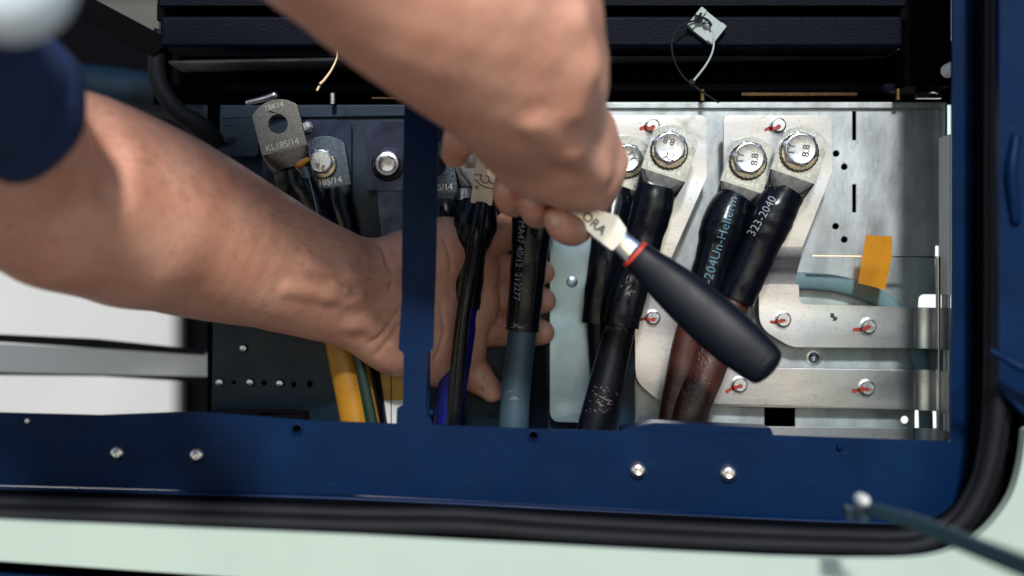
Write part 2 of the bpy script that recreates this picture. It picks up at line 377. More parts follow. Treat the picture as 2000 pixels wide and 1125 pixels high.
# mint coloured outer skin
prism('outer_skin', [rp([(-420, 1000), (0, 1017), (700, 1047), (1350, 1081), (1500, 1088)] + [tuple(q) for q in cr([(1640, 1092), (1784, 1090), (1861, 1074), (1919, 1041), (1955, 1002), (1980, 960), (1996, 903), (2004, 840)], 4)] + [(2300, 700), (2600, 700), (2600, 1500), (1700, 1195), (440, 1126), (0, 1096), (-420, 1066)])], FY - .075, .012, M['mint'], cab, bevel=.002, seg=3)
prism('plinth', [rp([(-420, 1120), (0, 1120), (440, 1150), (1700, 1240), (2600, 1500), (2600, 1900), (-420, 1900)])], FY - .06, .02, M['navy'], cab, bevel=.001)
prism('plinth_gap', [rp([(-420, 1060), (0, 1085), (440, 1110), (1700, 1180), (2600, 1450), (2600, 1900), (-420, 1900)])], FY - .036, .003, M['black'], cab, bevel=0)
# rivets in the bottom rail
for (x, y, r) in ((230, 885, 15), (385, 889, 15.5), (1246, 918, 17), (1422, 924, 17.5)):
    lathe('rivet', x, y, FY - .0005, [(r, .0015), (r, -.001), (r * .93, -.003), (r * .66, -.0050), (r * .48, -.0054), (r * .42, -.0044), (r * .30, -.0042), (r * .22, -.0036), (r * .16, -.001)], M['rivet'], cab, seg=28)
for (x, y, r) in ((55, 822, 7), (842, 806, 7), (1640, 874, 7)):
    lathe('set_screw', x, y, FY - .0004, [(r, .001), (r, -.0012), (r * .6, -.003), (r * .1, -.0033)], M['zinc'] if x < 100 else M['navy'], cab, seg=18)
for (x, y) in ((580, 838), (1042, 851)):
    lathe('hole_rim', x, y, FY, [(13, .0005), (12.4, -.0012), (9, -.0014), (7.6, .002)], M['navy'], cab, seg=20, cap=False)
    lathe('hole_backing', x, y, FY + .006, [(12, .001), (12, 0), (1, 0)], M['black'], cab, seg=16)
# little brackets behind the bottom rail
prism('bracket', [rp([(412, 803), (592, 807, 3), (596, 824), (412, 812)])], FY + .01, .03, M['black'], cab)
prism('bracket', [rp([(1215, 838), (1280, 826, 3), (1505, 836, 3), (1512, 852), (1215, 846)])], FY + .008, .03, M['navy'], cab)
prism('support_angle', [rp([(1240, 826), (1500, 836), (1500, 900), (1240, 900)])], .03, .004, M['bar'], cab)

# back panels
BY = .06
hp = [rect(1665, 218, 1672, 274), rect(1665, 360, 1672, 415)] + [circ(x, y, 6.5, 16) for x, y in ((1633, 300), (1649, 326), (1632, 442), (1649, 468))]
hp += [rect(1827, 480, 1834, 520), rp([(1795, 575, 12), (1840, 575, 2), (1840, 604, 2), (1793, 604, 2)]), rp([(1787, 801), (1838, 801), (1838, 836), (1787, 836)]), circ(1767, 820, 7.5, 20), rect(1493, 796, 1553, 834)]
prism('back_panel', [rect(1150, 199, 1850, 905)] + hp, BY, .002, M['galv'], cab, bevel=.0004)
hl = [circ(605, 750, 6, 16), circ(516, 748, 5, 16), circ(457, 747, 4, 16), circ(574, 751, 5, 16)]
prism('back_panel', [rp([(430, 205), (500, 206), (1149, 203), (1149, 905), (412, 905), (416, 640), (425, 500)])] + hl, BY, .002, M['galv_shade'], cab, bevel=.0004)
prism('panel_fold', [rect(1150, 199, 1850, 212)], BY - .004, .004, M['galv'], cab, bevel=.001)
prism('panel_fold', [rp([(432, 205), (1149, 203), (1149, 222), (432, 232)])], BY - .004, .004, M['galv_shade'], cab, bevel=.001)
prism('panel_edge', [rect(1843, 200, 1851, 570)], BY - .012, .010, M['galv'], cab, bevel=.001)
for (x, y) in ((476, 680), (430, 747), (489, 747), (547, 749)):
    lathe('screw', x, y, BY, [(10, 0), (9, -.002), (6, -.004), (1, -.0045)], M['zinc'], cab, seg=18)
for (x, y) in ((650, 192), (1372, 185), (1754, 184)):
    tube('standoff', [(x, y - 10, .045, 5), (x, y + 11, .045, 5)], M['brass'] if x > 1000 else M['zinc'], cab, seg=12, sub=2)

# the dark recess over the panel, rails
box('top_rail', 312, 30, 1765, 92, .0, .05, M['navy_tex'], cab, bevel=.003)
box('top_rail', 306, -320, 1775, 12, -.005, .05, M['navy_tex'], cab, bevel=.003)
box('rail_gap', 306, 6, 1775, 40, .02, .06, M['black'], cab)
for x in (330, 497, 1308, 1551, 1744):
    y = 38 - (x > 1000) * (18 + (x - 1308) * .02)
    lathe('rivet', x, y, .018, [(6.5, 0), (6, -.003), (3, -.005), (.5, -.0056)], M['rivet'], cab, seg=16)
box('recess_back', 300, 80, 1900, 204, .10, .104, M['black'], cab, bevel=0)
prism('recess_shelf', [rp([(330, 118), (1765, 93), (1765, 97), (330, 124)])], .05, .05, M['galv'], cab)
box('recess_ledge', 440, 163, 1800, 178, .062, .098, M['navy_tex'], cab)
prism('brass_strip', [rect(1448, 180, 1675, 187)], .058, .002, M['brass'], cab)
prism('brass_strip', [rect(725, 190, 790, 193)], .058, .002, M['brass'], cab)
prism('panel_void', rect(1130, 190, 1745, 950), .11, .003, M['black'], cab, bevel=0)  # black sheets added to stand in for the dark space behind the holes
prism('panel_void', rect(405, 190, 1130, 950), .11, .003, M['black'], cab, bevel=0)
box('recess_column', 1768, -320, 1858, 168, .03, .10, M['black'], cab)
lc = prism('latch_plate', [rp([(1790, 168, 3), (1840, 167, 3), (1841, 192, 3), (1788, 192, 3)]), circ(1822, 184, 10, 18, 4)], .05, .004, M['chrome'], cab)
lathe('white_knob', 1858, 135, -.03, [(14, .01), (14, -.004), (9, -.01), (2, -.012)], M['white'], cab, seg=20)
# bright rolled flange of the side wall, lower right
tube('side_flange', [(1853, 576, .02, 3), (1853, 860, .02, 3)], M['silver'], cab, seg=12, sub=3)
tube('side_flange', [(1846, 576, .03, 4), (1846, 870, .03, 4)], M['silver'], cab, seg=12, sub=3)
prism('side_strip', [rect(1854, 262, 1858, 576)], .01, .03, M['white'], cab)
# closing walls
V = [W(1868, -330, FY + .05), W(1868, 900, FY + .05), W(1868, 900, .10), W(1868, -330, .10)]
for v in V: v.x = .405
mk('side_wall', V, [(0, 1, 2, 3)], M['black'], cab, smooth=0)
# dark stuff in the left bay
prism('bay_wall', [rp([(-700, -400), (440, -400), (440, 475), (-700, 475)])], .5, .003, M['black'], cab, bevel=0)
prism('grey_green_door', [rp([(120, -200), (318, -200), (310, 84), (265, 66), (180, 22), (120, -10)])], .05, .01, M['greygreen'], cab)
prism('diagonal_rail', [rp([(100, -40), (150, -20), (312, 66), (318, 92), (300, 108), (95, 0)])], .02, .025, M['black'], cab)
tube('blue_pipe', [(80, 160, .32, 40), (200, 170, .30, 42), (320, 190, .28, 40), (440, 240, .26, 30)], M['teal'], cab, sub=6)
tube('rubber_conduit', [(318, 60, .03, 17), (306, 110, .03, 17), (312, 165, .03, 17), (345, 215, .03, 18), (395, 252, .035, 21), (425, 300, .05, 22), (430, 400, .06, 22)], M['rubber'], cab)
prism('fork_bracket', [rp([(436, 232, 5), (500, 230, 6), (505, 305, 10), (425, 305, 12), (425, 288, 5), (458, 284, 9), (466, 262, 9), (456, 246, 7), (436, 244, 4), (430, 238, 2)])], .035, .006, M['galv_shade'], cab, bevel=0)
tube('blue_clip', [(485, 200, .035, 6), (515, 193, .035, 7), (536, 186, .035, 8)], M['chrome'], cab, seg=14, roundend=1.0)
prism('vertical_duct', [rp([(742, 700), (786, 700), (790, 905), (742, 905)])], .045, .01, M['white'], cab)
prism('orange_label', [rect(742, 728, 790, 782)], .0445, .0004, M['tape'], cab, bevel=0)
tube('duct_seam', [(764, 700, .0435, .8), (764, 905, .0435, .8)], M['ink'], cab, seg=6, sub=1)

# white surfaces seen through the open left bay and through the slots on the right
wp = prism('white_panel', [rp([(-900, 200), (342, 200, 20), (342, 1300, 20), (-900, 1300)])], 2.5, .05, M['white_far'])
tag(wp, 'out of focus white panel standing behind the open left bay of the cabinet', 'panel')
sb = prism('silver_bar', [rp([(-500, 665), (0, 672), (410, 691, 5), (415, 736, 5), (0, 727), (-500, 716)])], .22, .005, M['silver'], bevel=0)
tag(sb, 'bright silver bar crossing the left bay below the forearm', 'bar')
gb = prism('black_bar', [rp([(-500, 640), (0, 653), (190, 662), (400, 684, 3), (400, 694), (0, 668), (-500, 655)])], .2195, .003, M['rubber'], bevel=.001)
tag(gb, 'thin black strip lying along the top of the silver bar', 'strip')
bk = prism('black_strip', [rp([(-500, 716), (415, 736), (415, 748, 3), (200, 735), (-500, 728)])], .228, .004, M['rubber'], bevel=.001)
tag(bk, 'thin black strip along the underside of the silver bar', 'strip')
dk = prism('dark_wall', [rect(-900, 0, 700, 1350)], 2.7, .05, M['black'], bevel=0)
tag(dk, kind='structure')
wp2 = prism('white_panel', [rect(1640, 380, 2200, 1300)], 2.5, .05, M['white'])  # added panel, gives the slots the brightness of the outside
tag(wp2, 'added white panel standing in for the bright outside behind the lower right slots', 'panel')

# ------------------------------------------------------------------ lugs, bolts, cables
def frame_at(cx, cy, Y, ang):
    c = W(cx, cy, Y); s = SC(Y); a = R(ang); ca, sa = math.cos(a), math.sin(a)
    return lambda u, v, dy=0.0: c + Vector(((u * ca - v * sa) * s, dy, -(u * sa + v * ca) * s))

def lug(root, cx, cy, Y, ang, top=None, bot=None, hw=45.5, fold=53, seal=False, mt='lug', hole=19, du=0):
    cx += du * math.cos(R(ang)); cy += du * math.sin(R(ang))
    fr = frame_at(cx, cy, Y, ang)
    Ra = (hw * hw + 441) / 42; am = math.asin(hw / Ra)
    arc = [(Ra * math.sin(t), -48 + Ra - Ra * math.cos(t)) for t in np.linspace(-am, am, 15)]
    out = arc + [(hw, fold), (-hw, fold)]
    lg = empty('cable_lug', fr(0, 0)); lg.parent = root; lg.location = fr(0, 0) - wloc(root)
    prism('tongue', [out, circ(-du, 0, hole, 28)], Y, .0062, M[mt], lg, bevel=.0007, frame=lambda x, y: fr(x, y))
    # folded shoulder going back to the round barrel
    V = []; F = []; n = 28; rows = [(fold - .5, 0, 0), (fold + 10, .0035, .25), (fold + 22, .008, .6), (fold + 33, .0125, .95), (fold + 38, .0165, 1.0), (fold + 60, .0165, 1.0)]
    s = SC(Y)
    for (v, dy, k) in rows:
        for j in range(n):
            t = 2 * math.pi * j / n; c_, s_ = math.cos(t), math.sin(t)
            e = .18 * (1 - k) + 1.0 * k
            u1 = math.copysign(abs(c_) ** e, c_) * hw * (1 - .12 * k); d1 = math.copysign(abs(s_) ** e, s_)
            th = .0031 * (1 - k) + .0125 * k
            V.append(fr(u1, v + (k * (1 - k)) * 14 * (1 - abs(c_)), dy + .0031 + d1 * th - .001 * k))
    for i in range(len(rows) - 1):
        for j in range(n):
            a0 = i * n + j; b0 = i * n + (j + 1) % n; F.append((a0, b0, b0 + n, a0 + n))
    F.append(tuple(range(n))); F.append(tuple(range((len(rows) - 1) * n, len(rows) * n)))
    sh = mk('barrel', V, F, M[mt], lg, smooth=28, recalc=True)
    if top: q = fr(0, -35); p = px_of(q); text('stamping', top, p[0], p[1], Y - .0001, 10.5, ang, M['lug_mark'], lg, ext=.00018, spacing=.95)
    if bot: q = fr(-2, 42); p = px_of(q); text('stamping', bot, p[0], p[1], Y - .0001, 13, ang, M['lug_mark'], lg, ext=.00018, spacing=.95)
    if seal:
        q = fr(22, fold + 30, .006); p = px_of(q)
        tube('sealant_blob', [(p[0] - 14, p[1] + 5, Y + .006, 5), (p[0], p[1], Y + .004, 8), (p[0] + 14, p[1] - 7, Y + .005, 5)], M['sealant'], lg, seg=12, roundend=.8, ell=.6)
    return lg
def px_of(v):
    s = SC(v.y); return (v.x / s + 1000, 562.5 - v.z / s)

def hexr(a, rot=0):
    t = (a + rot) % (math.pi / 3) - math.pi / 6
    return 1 / math.cos(t)
def bolt(cx, cy, Y, r, label, ang=0, lines=(('TY', 0, -.42), ('8.8', 0, .42)), wash=True, rot=.3, group='hex bolts clamping the cable lugs', lt=True, off=(-2, -3)):
    b = empty('hex_bolt', W(cx, cy, Y), label, 'bolt', group)
    if wash:
        n = 150
        lathe('lock_washer', cx, cy + 4, Y, [(r * 1.27, 0), (r * 1.27, -.0010), (r * 1.24, -.0018), (r * 1.14, -.0032), (r * 1.0, -.0035)], M['washer'], b, seg=n,
              rf=lambda a, k: 1 + (.022 if (k in (1, 2, 3) and int(a / (2 * math.pi) * 50 + .5) % 2) else 0), smooth=25)
    h0 = -.0032 if wash else 0; h = .0065
    lathe('head', cx + off[0] * .5, cy + off[1] * .5, Y, [(r * 1.0, h0 + .003), (r * 1.02, h0 - .0004), (r * 1.04, h0 - h * .80), (r * .985, h0 - h * .97), (r * .93, h0 - h), (r * .87, h0 - h + .0003), (r * .2, h0 - h + .0003)], M['zinc'], b, seg=72,
          rf=lambda a, k: hexr(a, rot) if k < 3 else 1.0, smooth=25)
    if lt:
        a = R(ang)
        for (s, u, v) in lines:
            x = cx + (u * math.cos(a) - v * math.sin(a)) * r * 1.12 - 1; y = cy + (u * math.sin(a) + v * math.cos(a)) * r * 1.12 - 1.5
            text('raised_letters', s, x, y, Y + h0 - h - .0001, r * .48, ang, M['zinc_dark'], b, ext=.0005, thin=.1)
    return b

def cable(name, label, pts_sleeve, pts_cable, mat_cable, rough=.02, group='power cables with black heat shrink ends', base=None, mats='sleeve', dents=True):
    base = base or W(*pts_sleeve[0][:3])
    c = empty(name, base, label, 'cable', group)
    s = tube('heat_shrink', pts_sleeve, M[mats], c, seg=36, sub=10, rough=rough)
    k = None
    if pts_cable: k = tube('cable_jacket', pts_cable, M[mat_cable], c, seg=32, sub=8, rough=.006)
    return c, s, k
def scuffs(target, parent, cx, cy, w, h, n, mat='scuff', ang=-20):
    off = wloc(target); b = bmesh.new(); b.from_mesh(target.data); bv = BVHTree.FromBMesh(b); b.free()
    V = []; F = []
    for _ in range(n * 2):
        x = cx + random.gauss(0, .55) * w; y = cy + random.uniform(-h, h); L = random.choice((2, 3, 4, 7, 12)) * random.uniform(.7, 1.3); a = R(ang + random.gauss(0, 22)); t = random.uniform(.25, .75)
        row = []; wob = 0; bend = random.uniform(-.6, .6)
        ok = True
        for j in range(7):
            u = (j / 6 - .5) * L; q = t * math.sin(math.pi * (j + .6) / 7.2)
            wob = bend * math.sin(math.pi * j / 6)
            for sgn in (-1, 1):
                p = W(x + u * math.cos(a) - (sgn * q + wob) * math.sin(a), y + u * math.sin(a) + (sgn * q + wob) * math.cos(a), 0)
                hh = bv.ray_cast(Vector((p.x, -.3, p.z)) - off, Vector((0, 1, 0)))
                if hh[0] is None: ok = False; break
                row.append(Vector((p.x, hh[0].y + off.y - .00018, p.z)))
            if not ok: break
        if ok:
            o0 = len(V); V += row
            for j in range(6): F.append((o0 + 2 * j, o0 + 2 * j + 1, o0 + 2 * j + 3, o0 + 2 * j + 2))
    if V: mk('scuff_marks', V, F, M[mat], parent, smooth=0)

CG = 'power cables with black heat shrink ends'
# L1 loose earth cable on the left
c1, s1, k1 = cable('power_cable', 'yellow and green earth cable whose loose unbolted lug stands free at the left', [(566, 331, .012, 37), (582, 372, .012, 41), (606, 420, .014, 42), (632, 480, .02, 38), (650, 560, .03, 36), (662, 640, .035, 34)],
                   [(655, 600, .03, 30), (670, 690, .03, 31), (686, 765, .03, 32), (702, 850, .03, 33), (710, 920, .03, 33)], 'cable_yellow', base=W(543, 242, -.01))
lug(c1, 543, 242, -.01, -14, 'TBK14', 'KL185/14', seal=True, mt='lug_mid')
tube('green_stripe', [(672, 600, .0105, 10), (697, 690, .0105, 10), (714, 765, .0105, 11), (730, 850, .0105, 12), (738, 920, .0105, 12)], M['cable_green'], c1, seg=16, ell=.6)
scuffs(k1, c1, 684, 790, 24, 40, 14, 'tape', -8)
tube('pale_seam', [(599, 330, -.028, .9), (612, 380, -.028, 1.2), (626, 440, -.026, 1.6), (640, 490, -.02, 1)], M['print'], c1, seg=6)
# L2
c2, s2, k2 = cable('power_cable', 'black cable bolted to the leftmost plate, passing down behind the forearm', [(652, 372, .052, 33), (660, 420, .05, 35), (680, 520, .05, 34), (700, 640, .045, 30)], [(700, 620, .045, 25), (716, 720, .045, 25), (732, 830, .045, 25), (740, 910, .045, 25)], 'cable_black', base=W(632, 314, .04))
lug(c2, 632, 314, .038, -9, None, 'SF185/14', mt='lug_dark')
tube('brown_stripe', [(712, 690, .034, 6), (722, 760, .034, 7), (734, 830, .034, 8), (742, 910, .034, 8)], M['cable_yellow'], c2, seg=12)
bolt(630, 318, .037, 22, 'hex bolt on the shadowed lug just right of the loose lug', 20, lines=(('8.8', 0, .4),), rot=.1)
# L3 behind the post
c3, s3, k3 = cable('power_cable', 'black cable on the lug half hidden behind the blue post', [(868, 392, .05, 33), (872, 440, .045, 34), (878, 560, .045, 33)], [(878, 540, .045, 28), (880, 720, .045, 27), (880, 910, .045, 27)], 'cable_black', base=W(852, 325, .04))
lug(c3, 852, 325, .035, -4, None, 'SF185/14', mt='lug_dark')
# L4 blue cable with the beige clip
c4, s4, k4 = cable('power_cable', 'blue cable in black heat shrink just right of the blue post, wrapped by the hand', [(932, 392, .012, 33), (930, 430, .010, 42), (922, 462, .010, 41), (915, 490, .012, 35), (912, 545, .012, 33), (904, 600, .012, 33)],
                   [(908, 585, .014, 28), (900, 650, .014, 29), (889, 720, .014, 29), (878, 800, .014, 28), (866, 910, .014, 28)], 'cable_blue', base=W(936, 277, -.005))
lug(c4, 936, 277, -.005, 3)
tl, tls, _ = cable('thin_black_cable', 'thin black cable running down in front of the blue cable', [(941, 398, -.014, 13), (930, 460, -.020, 14), (917, 540, -.014, 14), (904, 620, -.014, 14), (894, 720, -.014, 15), (880, 910, -.014, 15)], None, None, rough=.01, group=None)
# L5 grey cable
c5, s5, k5 = cable('power_cable', 'grey cable held in the middle by the curled fingers', [(1042, 372, .012, 40), (1040, 430, .008, 40), (1034, 500, .006, 36), (1028, 560, .006, 34), (1020, 646, .006, 33)],
                   [(1022, 632, .008, 28), (1014, 700, .008, 28), (1006, 780, .008, 29), (1000, 910, .008, 30)], 'cable_grey', base=W(1045, 320, 0))
lug(c5, 1048, 318, .0, 2)
text('print', 'MA47 40/12  212277', 1014, 508, -.03, 13.5, 94, M['print'], c5, onto=s5, spacing=1.0)
scuffs(k5, c5, 1003, 770, 16, 12, 10, 'print', -10)
scuffs(s5, c5, 1016, 636, 26, 4, 10, 'print', 5)
# L6 / L7
c7, s7, k7 = cable('power_cable', 'black cable on the lower left lug of the middle pair, behind its neighbour', [(1204, 372, .04, 34), (1196, 420, .035, 37), (1184, 500, .03, 33), (1172, 570, .03, 31), (1166, 632, .03, 30)],
                   [(1168, 612, .032, 24), (1172, 700, .032, 22), (1178, 800, .032, 22), (1180, 910, .032, 22)], 'cable_black', base=W(1226, 312, .03))
lug(c7, 1224, 312, .03, 17)
bolt(1224, 312, .029, 26, 'hex bolt on the partly covered lug beside the fist', 60, rot=.1)
c6, s6, k6 = cable('power_cable', 'black cable on the raised lug beside the wrench head, scuffed near the bottom', [(1282, 365, .012, 38), (1272, 410, .012, 41), (1258, 460, .012, 38), (1238, 540, .010, 36), (1222, 590, .008, 37), (1212, 636, .008, 36)],
                   [(1216, 618, .010, 30), (1196, 700, .008, 32), (1176, 780, .006, 34), (1160, 850, .006, 36), (1150, 920, .006, 36)], 'cable_black', base=W(1307, 290, 0))
lug(c6, 1307, 290, .0, 18, 'KL 14', 'KL185/14', du=5)
bolt(1307, 291, -.001, 29, 'hex bolt stamped 8.8 TY upside down, on the lug beside the fist', 196, rot=.5, lines=(('8.8', .1, .45), ('TY', -.2, -.42)))
scuffs(k6, c6, 1172, 780, 30, 26, 26, 'scuff', 15); scuffs(s6, c6, 1228, 560, 12, 20, 12, 'scuff', -50); scuffs(k6, c6, 1205, 640, 26, 6, 14, 'scuff', 8)
# L8
c8, s8, k8 = cable('power_cable', 'brown cable on the lower lug of the right pair, with blue lettering along its sleeve', [(1438, 386, .016, 35), (1420, 420, .014, 42), (1408, 455, .014, 43), (1398, 490, .014, 37), (1384, 540, .014, 36), (1366, 590, .014, 35)],
                   [(1372, 572, .018, 29), (1346, 660, .02, 30), (1330, 740, .02, 31), (1316, 830, .02, 32), (1306, 910, .02, 32)], 'cable_brown', base=W(1461, 314, .008))
lug(c8, 1461, 314, .008, 18, None, 'KL185/14', hw=43, du=4)
bolt(1461, 311, .007, 29, 'lower left bolt of the right pair, stamped TY 8.8 sideways', -84, rot=.2, lines=(('TY', 0, -.42), ('8.8', 0, .45)))
text('print', '3-204Un-Hellerm', 1415, 473, -.03, 19, -73, M['print_cyan'], c8, onto=s8, spacing=1.05)
# L9
c9, s9, k9 = cable('power_cable', 'brown cable on the topmost right lug, scratched where it leaves the sleeve', [(1536, 374, .012, 37), (1514, 410, .010, 43), (1498, 445, .010, 43), (1484, 480, .010, 38), (1462, 530, .010, 38), (1436, 586, .010, 37)],
                   [(1444, 560, .012, 31), (1412, 650, .010, 33), (1380, 730, .008, 34), (1352, 800, .006, 35), (1330, 910, .006, 36)], 'cable_brown', base=W(1560, 293, 0))
lug(c9, 1560, 293, -.004, 19, 'KL 14', 'KL185/14', du=6)
bolt(1561, 294, -.005, 30, 'upper right bolt of the right pair, stamped TY 8.8 sideways', -84, rot=.35, lines=(('TY', 0, -.42), ('8.8', 0, .45)))
text('print', '323-2040', 1499, 419, -.03, 16, -60, M['print'], c9, onto=s9, spacing=1.05)
scuffs(k9, c9, 1352, 770, 24, 40, 46, 'scuff', 30); scuffs(k9, c9, 1375, 700, 20, 20, 20, 'scuff', 60); scuffs(k8, c8, 1318, 770, 20, 40, 20, 'scuff', 60)

# ------------------------------------------------------------------ busbars
def screw(parent, cx, cy, Y, r=15, mark=None, ma=-12):
    s = lathe('hex_screw', cx, cy, Y, [(r * 1.08, 0), (r * 1.08, -.0008), (r * .9, -.0012), (r * .86, -.0013), (r * .86, -.0048), (r * .78, -.0056), (r * .1, -.0056)], M['zinc'], parent, seg=36,
              rf=lambda a, k: hexr(a, .2) if 3 <= k <= 4 else 1.0, smooth=25)
    text('raised_letters', '8.8', cx + 1, cy + 3, Y - .0058, r * .42, -20, M['zinc_dark'], s, ext=.0002)
    if mark:
        L, wd = mark; a = R(ma); n = 14; V = []; F = []; wd *= random.uniform(1.0, 1.5); L *= random.uniform(.85, 1.15); ma += random.uniform(-9, 5); a = R(ma); ph = random.uniform(0, 6)
        for j in range(n + 1):
            u = -L * .82 + L * j / n; q = wd * (.92 + .22 * math.sin(j * .9 + ph) + .10 * math.sin(j * 2.7 + ph)) * (1 if 0 < j < n else .5)
            for sg in (-1, 1):
                x = cx + u * math.cos(a) - sg * q * math.sin(a); y = cy + 3 + u * math.sin(a) + sg * q * math.cos(a) + math.sin(j * .5 + ph) * 1.2
                d = math.hypot(x - cx, y - cy)
                V.append(W(x, y, Y - (.0064 if d < r * .93 else .0018 if d < r * 1.12 else .0004)))
            if j: F.append((2 * j - 2, 2 * j - 1, 2 * j + 1, 2 * j))
        mk('paint_mark', V, F, M['red'], s, smooth=0)
    return s
def sweep_bend(name, edgeA, edgeB, prof, t, matr, parent, Y):
    """sheet bent along profile (fraction between edge A and edge B, dy)"""
    V = []; F = []
    for (f, dy) in prof:
        for e in (0, 1):
            a = Vector(edgeA[e]); b = Vector(edgeB[e]); q = a.lerp(b, f); V.append(W(q.x, q.y, Y) + Vector((0, dy, 0)))
    n = len(prof)
    for (f, dy) in prof:
        for e in (0, 1):
            a = Vector(edgeA[e]); b = Vector(edgeB[e]); q = a.lerp(b, f); V.append(W(q.x, q.y, Y) + Vector((0, dy + t, 0)))
    for i in range(n - 1):
        F.append((2 * i, 2 * i + 1, 2 * i + 3, 2 * i + 2)); o = 2 * n; F.append((o + 2 * i, o + 2 * i + 2, o + 2 * i + 3, o + 2 * i + 1))
        F.append((2 * i, 2 * i + 2, o + 2 * i + 2, o + 2 * i)); F.append((2 * i + 1, o + 2 * i + 1, o + 2 * i + 3, 2 * i + 3))
    o = 2 * n
    F.append((0, o, o + 1, 1)); F.append((2 * n - 2, 2 * n - 1, o + 2 * n - 1, o + 2 * n - 2))
    return mk(name, V, F, matr, parent, smooth=60, recalc=True)

BG = 'tinned busbars bolted to the back panel'
b1 = empty('busbar', W(1560, 560, .03), 'tinned busbar under the right pair of lugs, bending into the upper horizontal strip', 'busbar', BG)
PY = .026; SY = .040
prism('top_plate', [rp([(1413, 225, 14), (1625, 225, 14), (1626, 335, 6), (1568, 482), (1478, 482), (1415, 360, 10)])], PY, .005, M['bar'], b1, bevel=.0008)
sweep_bend('bend', [(1478, 482), (1568, 482)], [(1482, 556), (1560, 556)], [(0, .0), (.15, .0005), (.35, .004), (.55, .010), (.75, .0135), (1, .0145)], .004, M['bar'], b1, PY)
prism('strip', [rp([(1482, 556), (1560, 556), (1562, 594, 12), (1785, 600), (1785, 680), (1545, 678, 60), (1483, 640, 50)])], SY, .004, M['bar'], b1, bevel=.0008)
BENDP = [(0, 0), (.04, .0012), (.05, .0), (.35, .0), (.55, -.003), (.75, -.010), (.9, -.020), (1, -.032)]
sweep_bend('end_bend', [(1785, 600), (1785, 680)], [(1838, 601), (1838, 681)], BENDP, .004, M['bar'], b1, SY)
screw(b1, 1529, 624, SY, 15, (34, 3.2), -8); screw(b1, 1695, 637, SY, 15, (38, 3.2), -12); screw(b1, 1519, 245, PY, 15, (36, 3.6), -10)
prism('pen_mark', [rp([(1622, 612), (1628, 611), (1630, 618), (1636, 620), (1634, 626), (1626, 627), (1628, 622), (1622, 620)])], SY - .0003, .0002, M['ink'], b1, bevel=0)
b2 = empty('busbar', W(1280, 700, .03), 'tinned busbar under the middle pair of lugs, running into the lower horizontal strip', 'busbar', BG)
prism('top_plate', [rp([(1176, 225, 14), (1380, 225, 14), (1381, 345, 6), (1312, 502), (1180, 502)])], .034, .005, M['bar'], b2, bevel=.0008)
sweep_bend('bend', [(1225, 502), (1312, 502)], [(1238, 560), (1320, 560)], [(0, .0), (.2, .0005), (.45, .004), (.7, .008), (1, .009)], .004, M['bar'], b2, .034)
prism('strip', [rp([(1238, 560), (1320, 560), (1318, 700), (1400, 716), (1785, 722), (1785, 801), (1500, 796), (1290, 788, 40), (1240, 745, 50)])], .044, .004, M['bar'], b2, bevel=.0008)
sweep_bend('end_bend', [(1785, 722), (1785, 801)], [(1838, 723), (1838, 802)], BENDP, .004, M['bar'], b2, .044)
screw(b2, 1275, 620, .044, 14, (34, 2.8), -2); screw(b2, 1444, 751, .044, 15, (34, 3.2), -14); screw(b2, 1692, 757, .044, 15, (38, 3.2), -8); screw(b2, 1274, 246, .034, 14, (34, 3.4), -8)
b3 = empty('busbar', W(1100, 700, .05), 'busbar behind the grey cable with a rounded lower corner', 'busbar', BG)
prism('strip', [rp([(1074, 440, 30), (1152, 440), (1152, 826), (1074, 824, 22)])], .046, .004, M['bar_blue_shade'], b3, bevel=.0012)
lathe('dowel', 1117, 551, .046, [(11, 0), (10.5, -.0005), (7, -.001), (1, -.0013)], M['bar_blue_shade'], b3, seg=24)
b3s = empty('busbar', W(1650, 845, .05), 'lowest horizontal busbar strip just above the blue bottom rail', 'busbar', BG)
prism('strip', [rp([(1500, 833), (1785, 836), (1785, 905), (1500, 905)])], .040, .004, M['bar'], b3s, bevel=.0008)
sweep_bend('end_bend', [(1785, 836), (1785, 905)], [(1838, 837), (1838, 905)], BENDP, .004, M['bar'], b3s, .040)
b4 = empty('busbar', W(750, 320, .05), 'plate with an empty threaded bush left of the blue post', 'busbar', BG)
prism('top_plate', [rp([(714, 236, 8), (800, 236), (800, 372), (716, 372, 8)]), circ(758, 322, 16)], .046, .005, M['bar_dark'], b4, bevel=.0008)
lathe('threaded_bush', 758, 322, .046, [(33, 0), (32, -.003), (27, -.005), (26, -.009), (22, -.012), (17, -.0125), (14, -.010), (14, .004), (12, .005)], M['zinc'], b4, seg=36)
prism('strip', [rp([(735, 372), (800, 372), (800, 470), (745, 470)])], .050, .004, M['bar_dark'], b4)
b5 = empty('busbar', W(640, 320, .05), 'dark plate under the shadowed lug next to the loose lug', 'busbar', BG)
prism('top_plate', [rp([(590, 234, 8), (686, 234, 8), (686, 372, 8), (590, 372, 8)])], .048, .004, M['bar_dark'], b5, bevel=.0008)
screw(b5, 600, 248, .048, 10)
b6 = empty('busbar', W(878, 320, .05), 'dark plate hidden behind the blue post and fingertip', 'busbar', BG)
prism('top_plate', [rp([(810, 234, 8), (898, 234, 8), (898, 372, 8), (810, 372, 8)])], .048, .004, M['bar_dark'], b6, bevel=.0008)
b7 = empty('busbar', W(1215, 720, .05), 'blue grey upright bar between the black cable and the rounded busbar', 'busbar', BG)
prism('strip', [rp([(1186, 520), (1238, 520), (1241, 905), (1186, 905)])], .052, .004, M['galv_shade'], b7)
tube('edge', [(1241, 640, .050, 1.2), (1241, 905, .050, 1.2)], M['bar'], b7, seg=8, sub=1)
vp = prism('dark_conduit', [rp([(1036, 640), (1066, 640), (1072, 905), (1036, 905)])], .05, .008, M['navy_tex'])
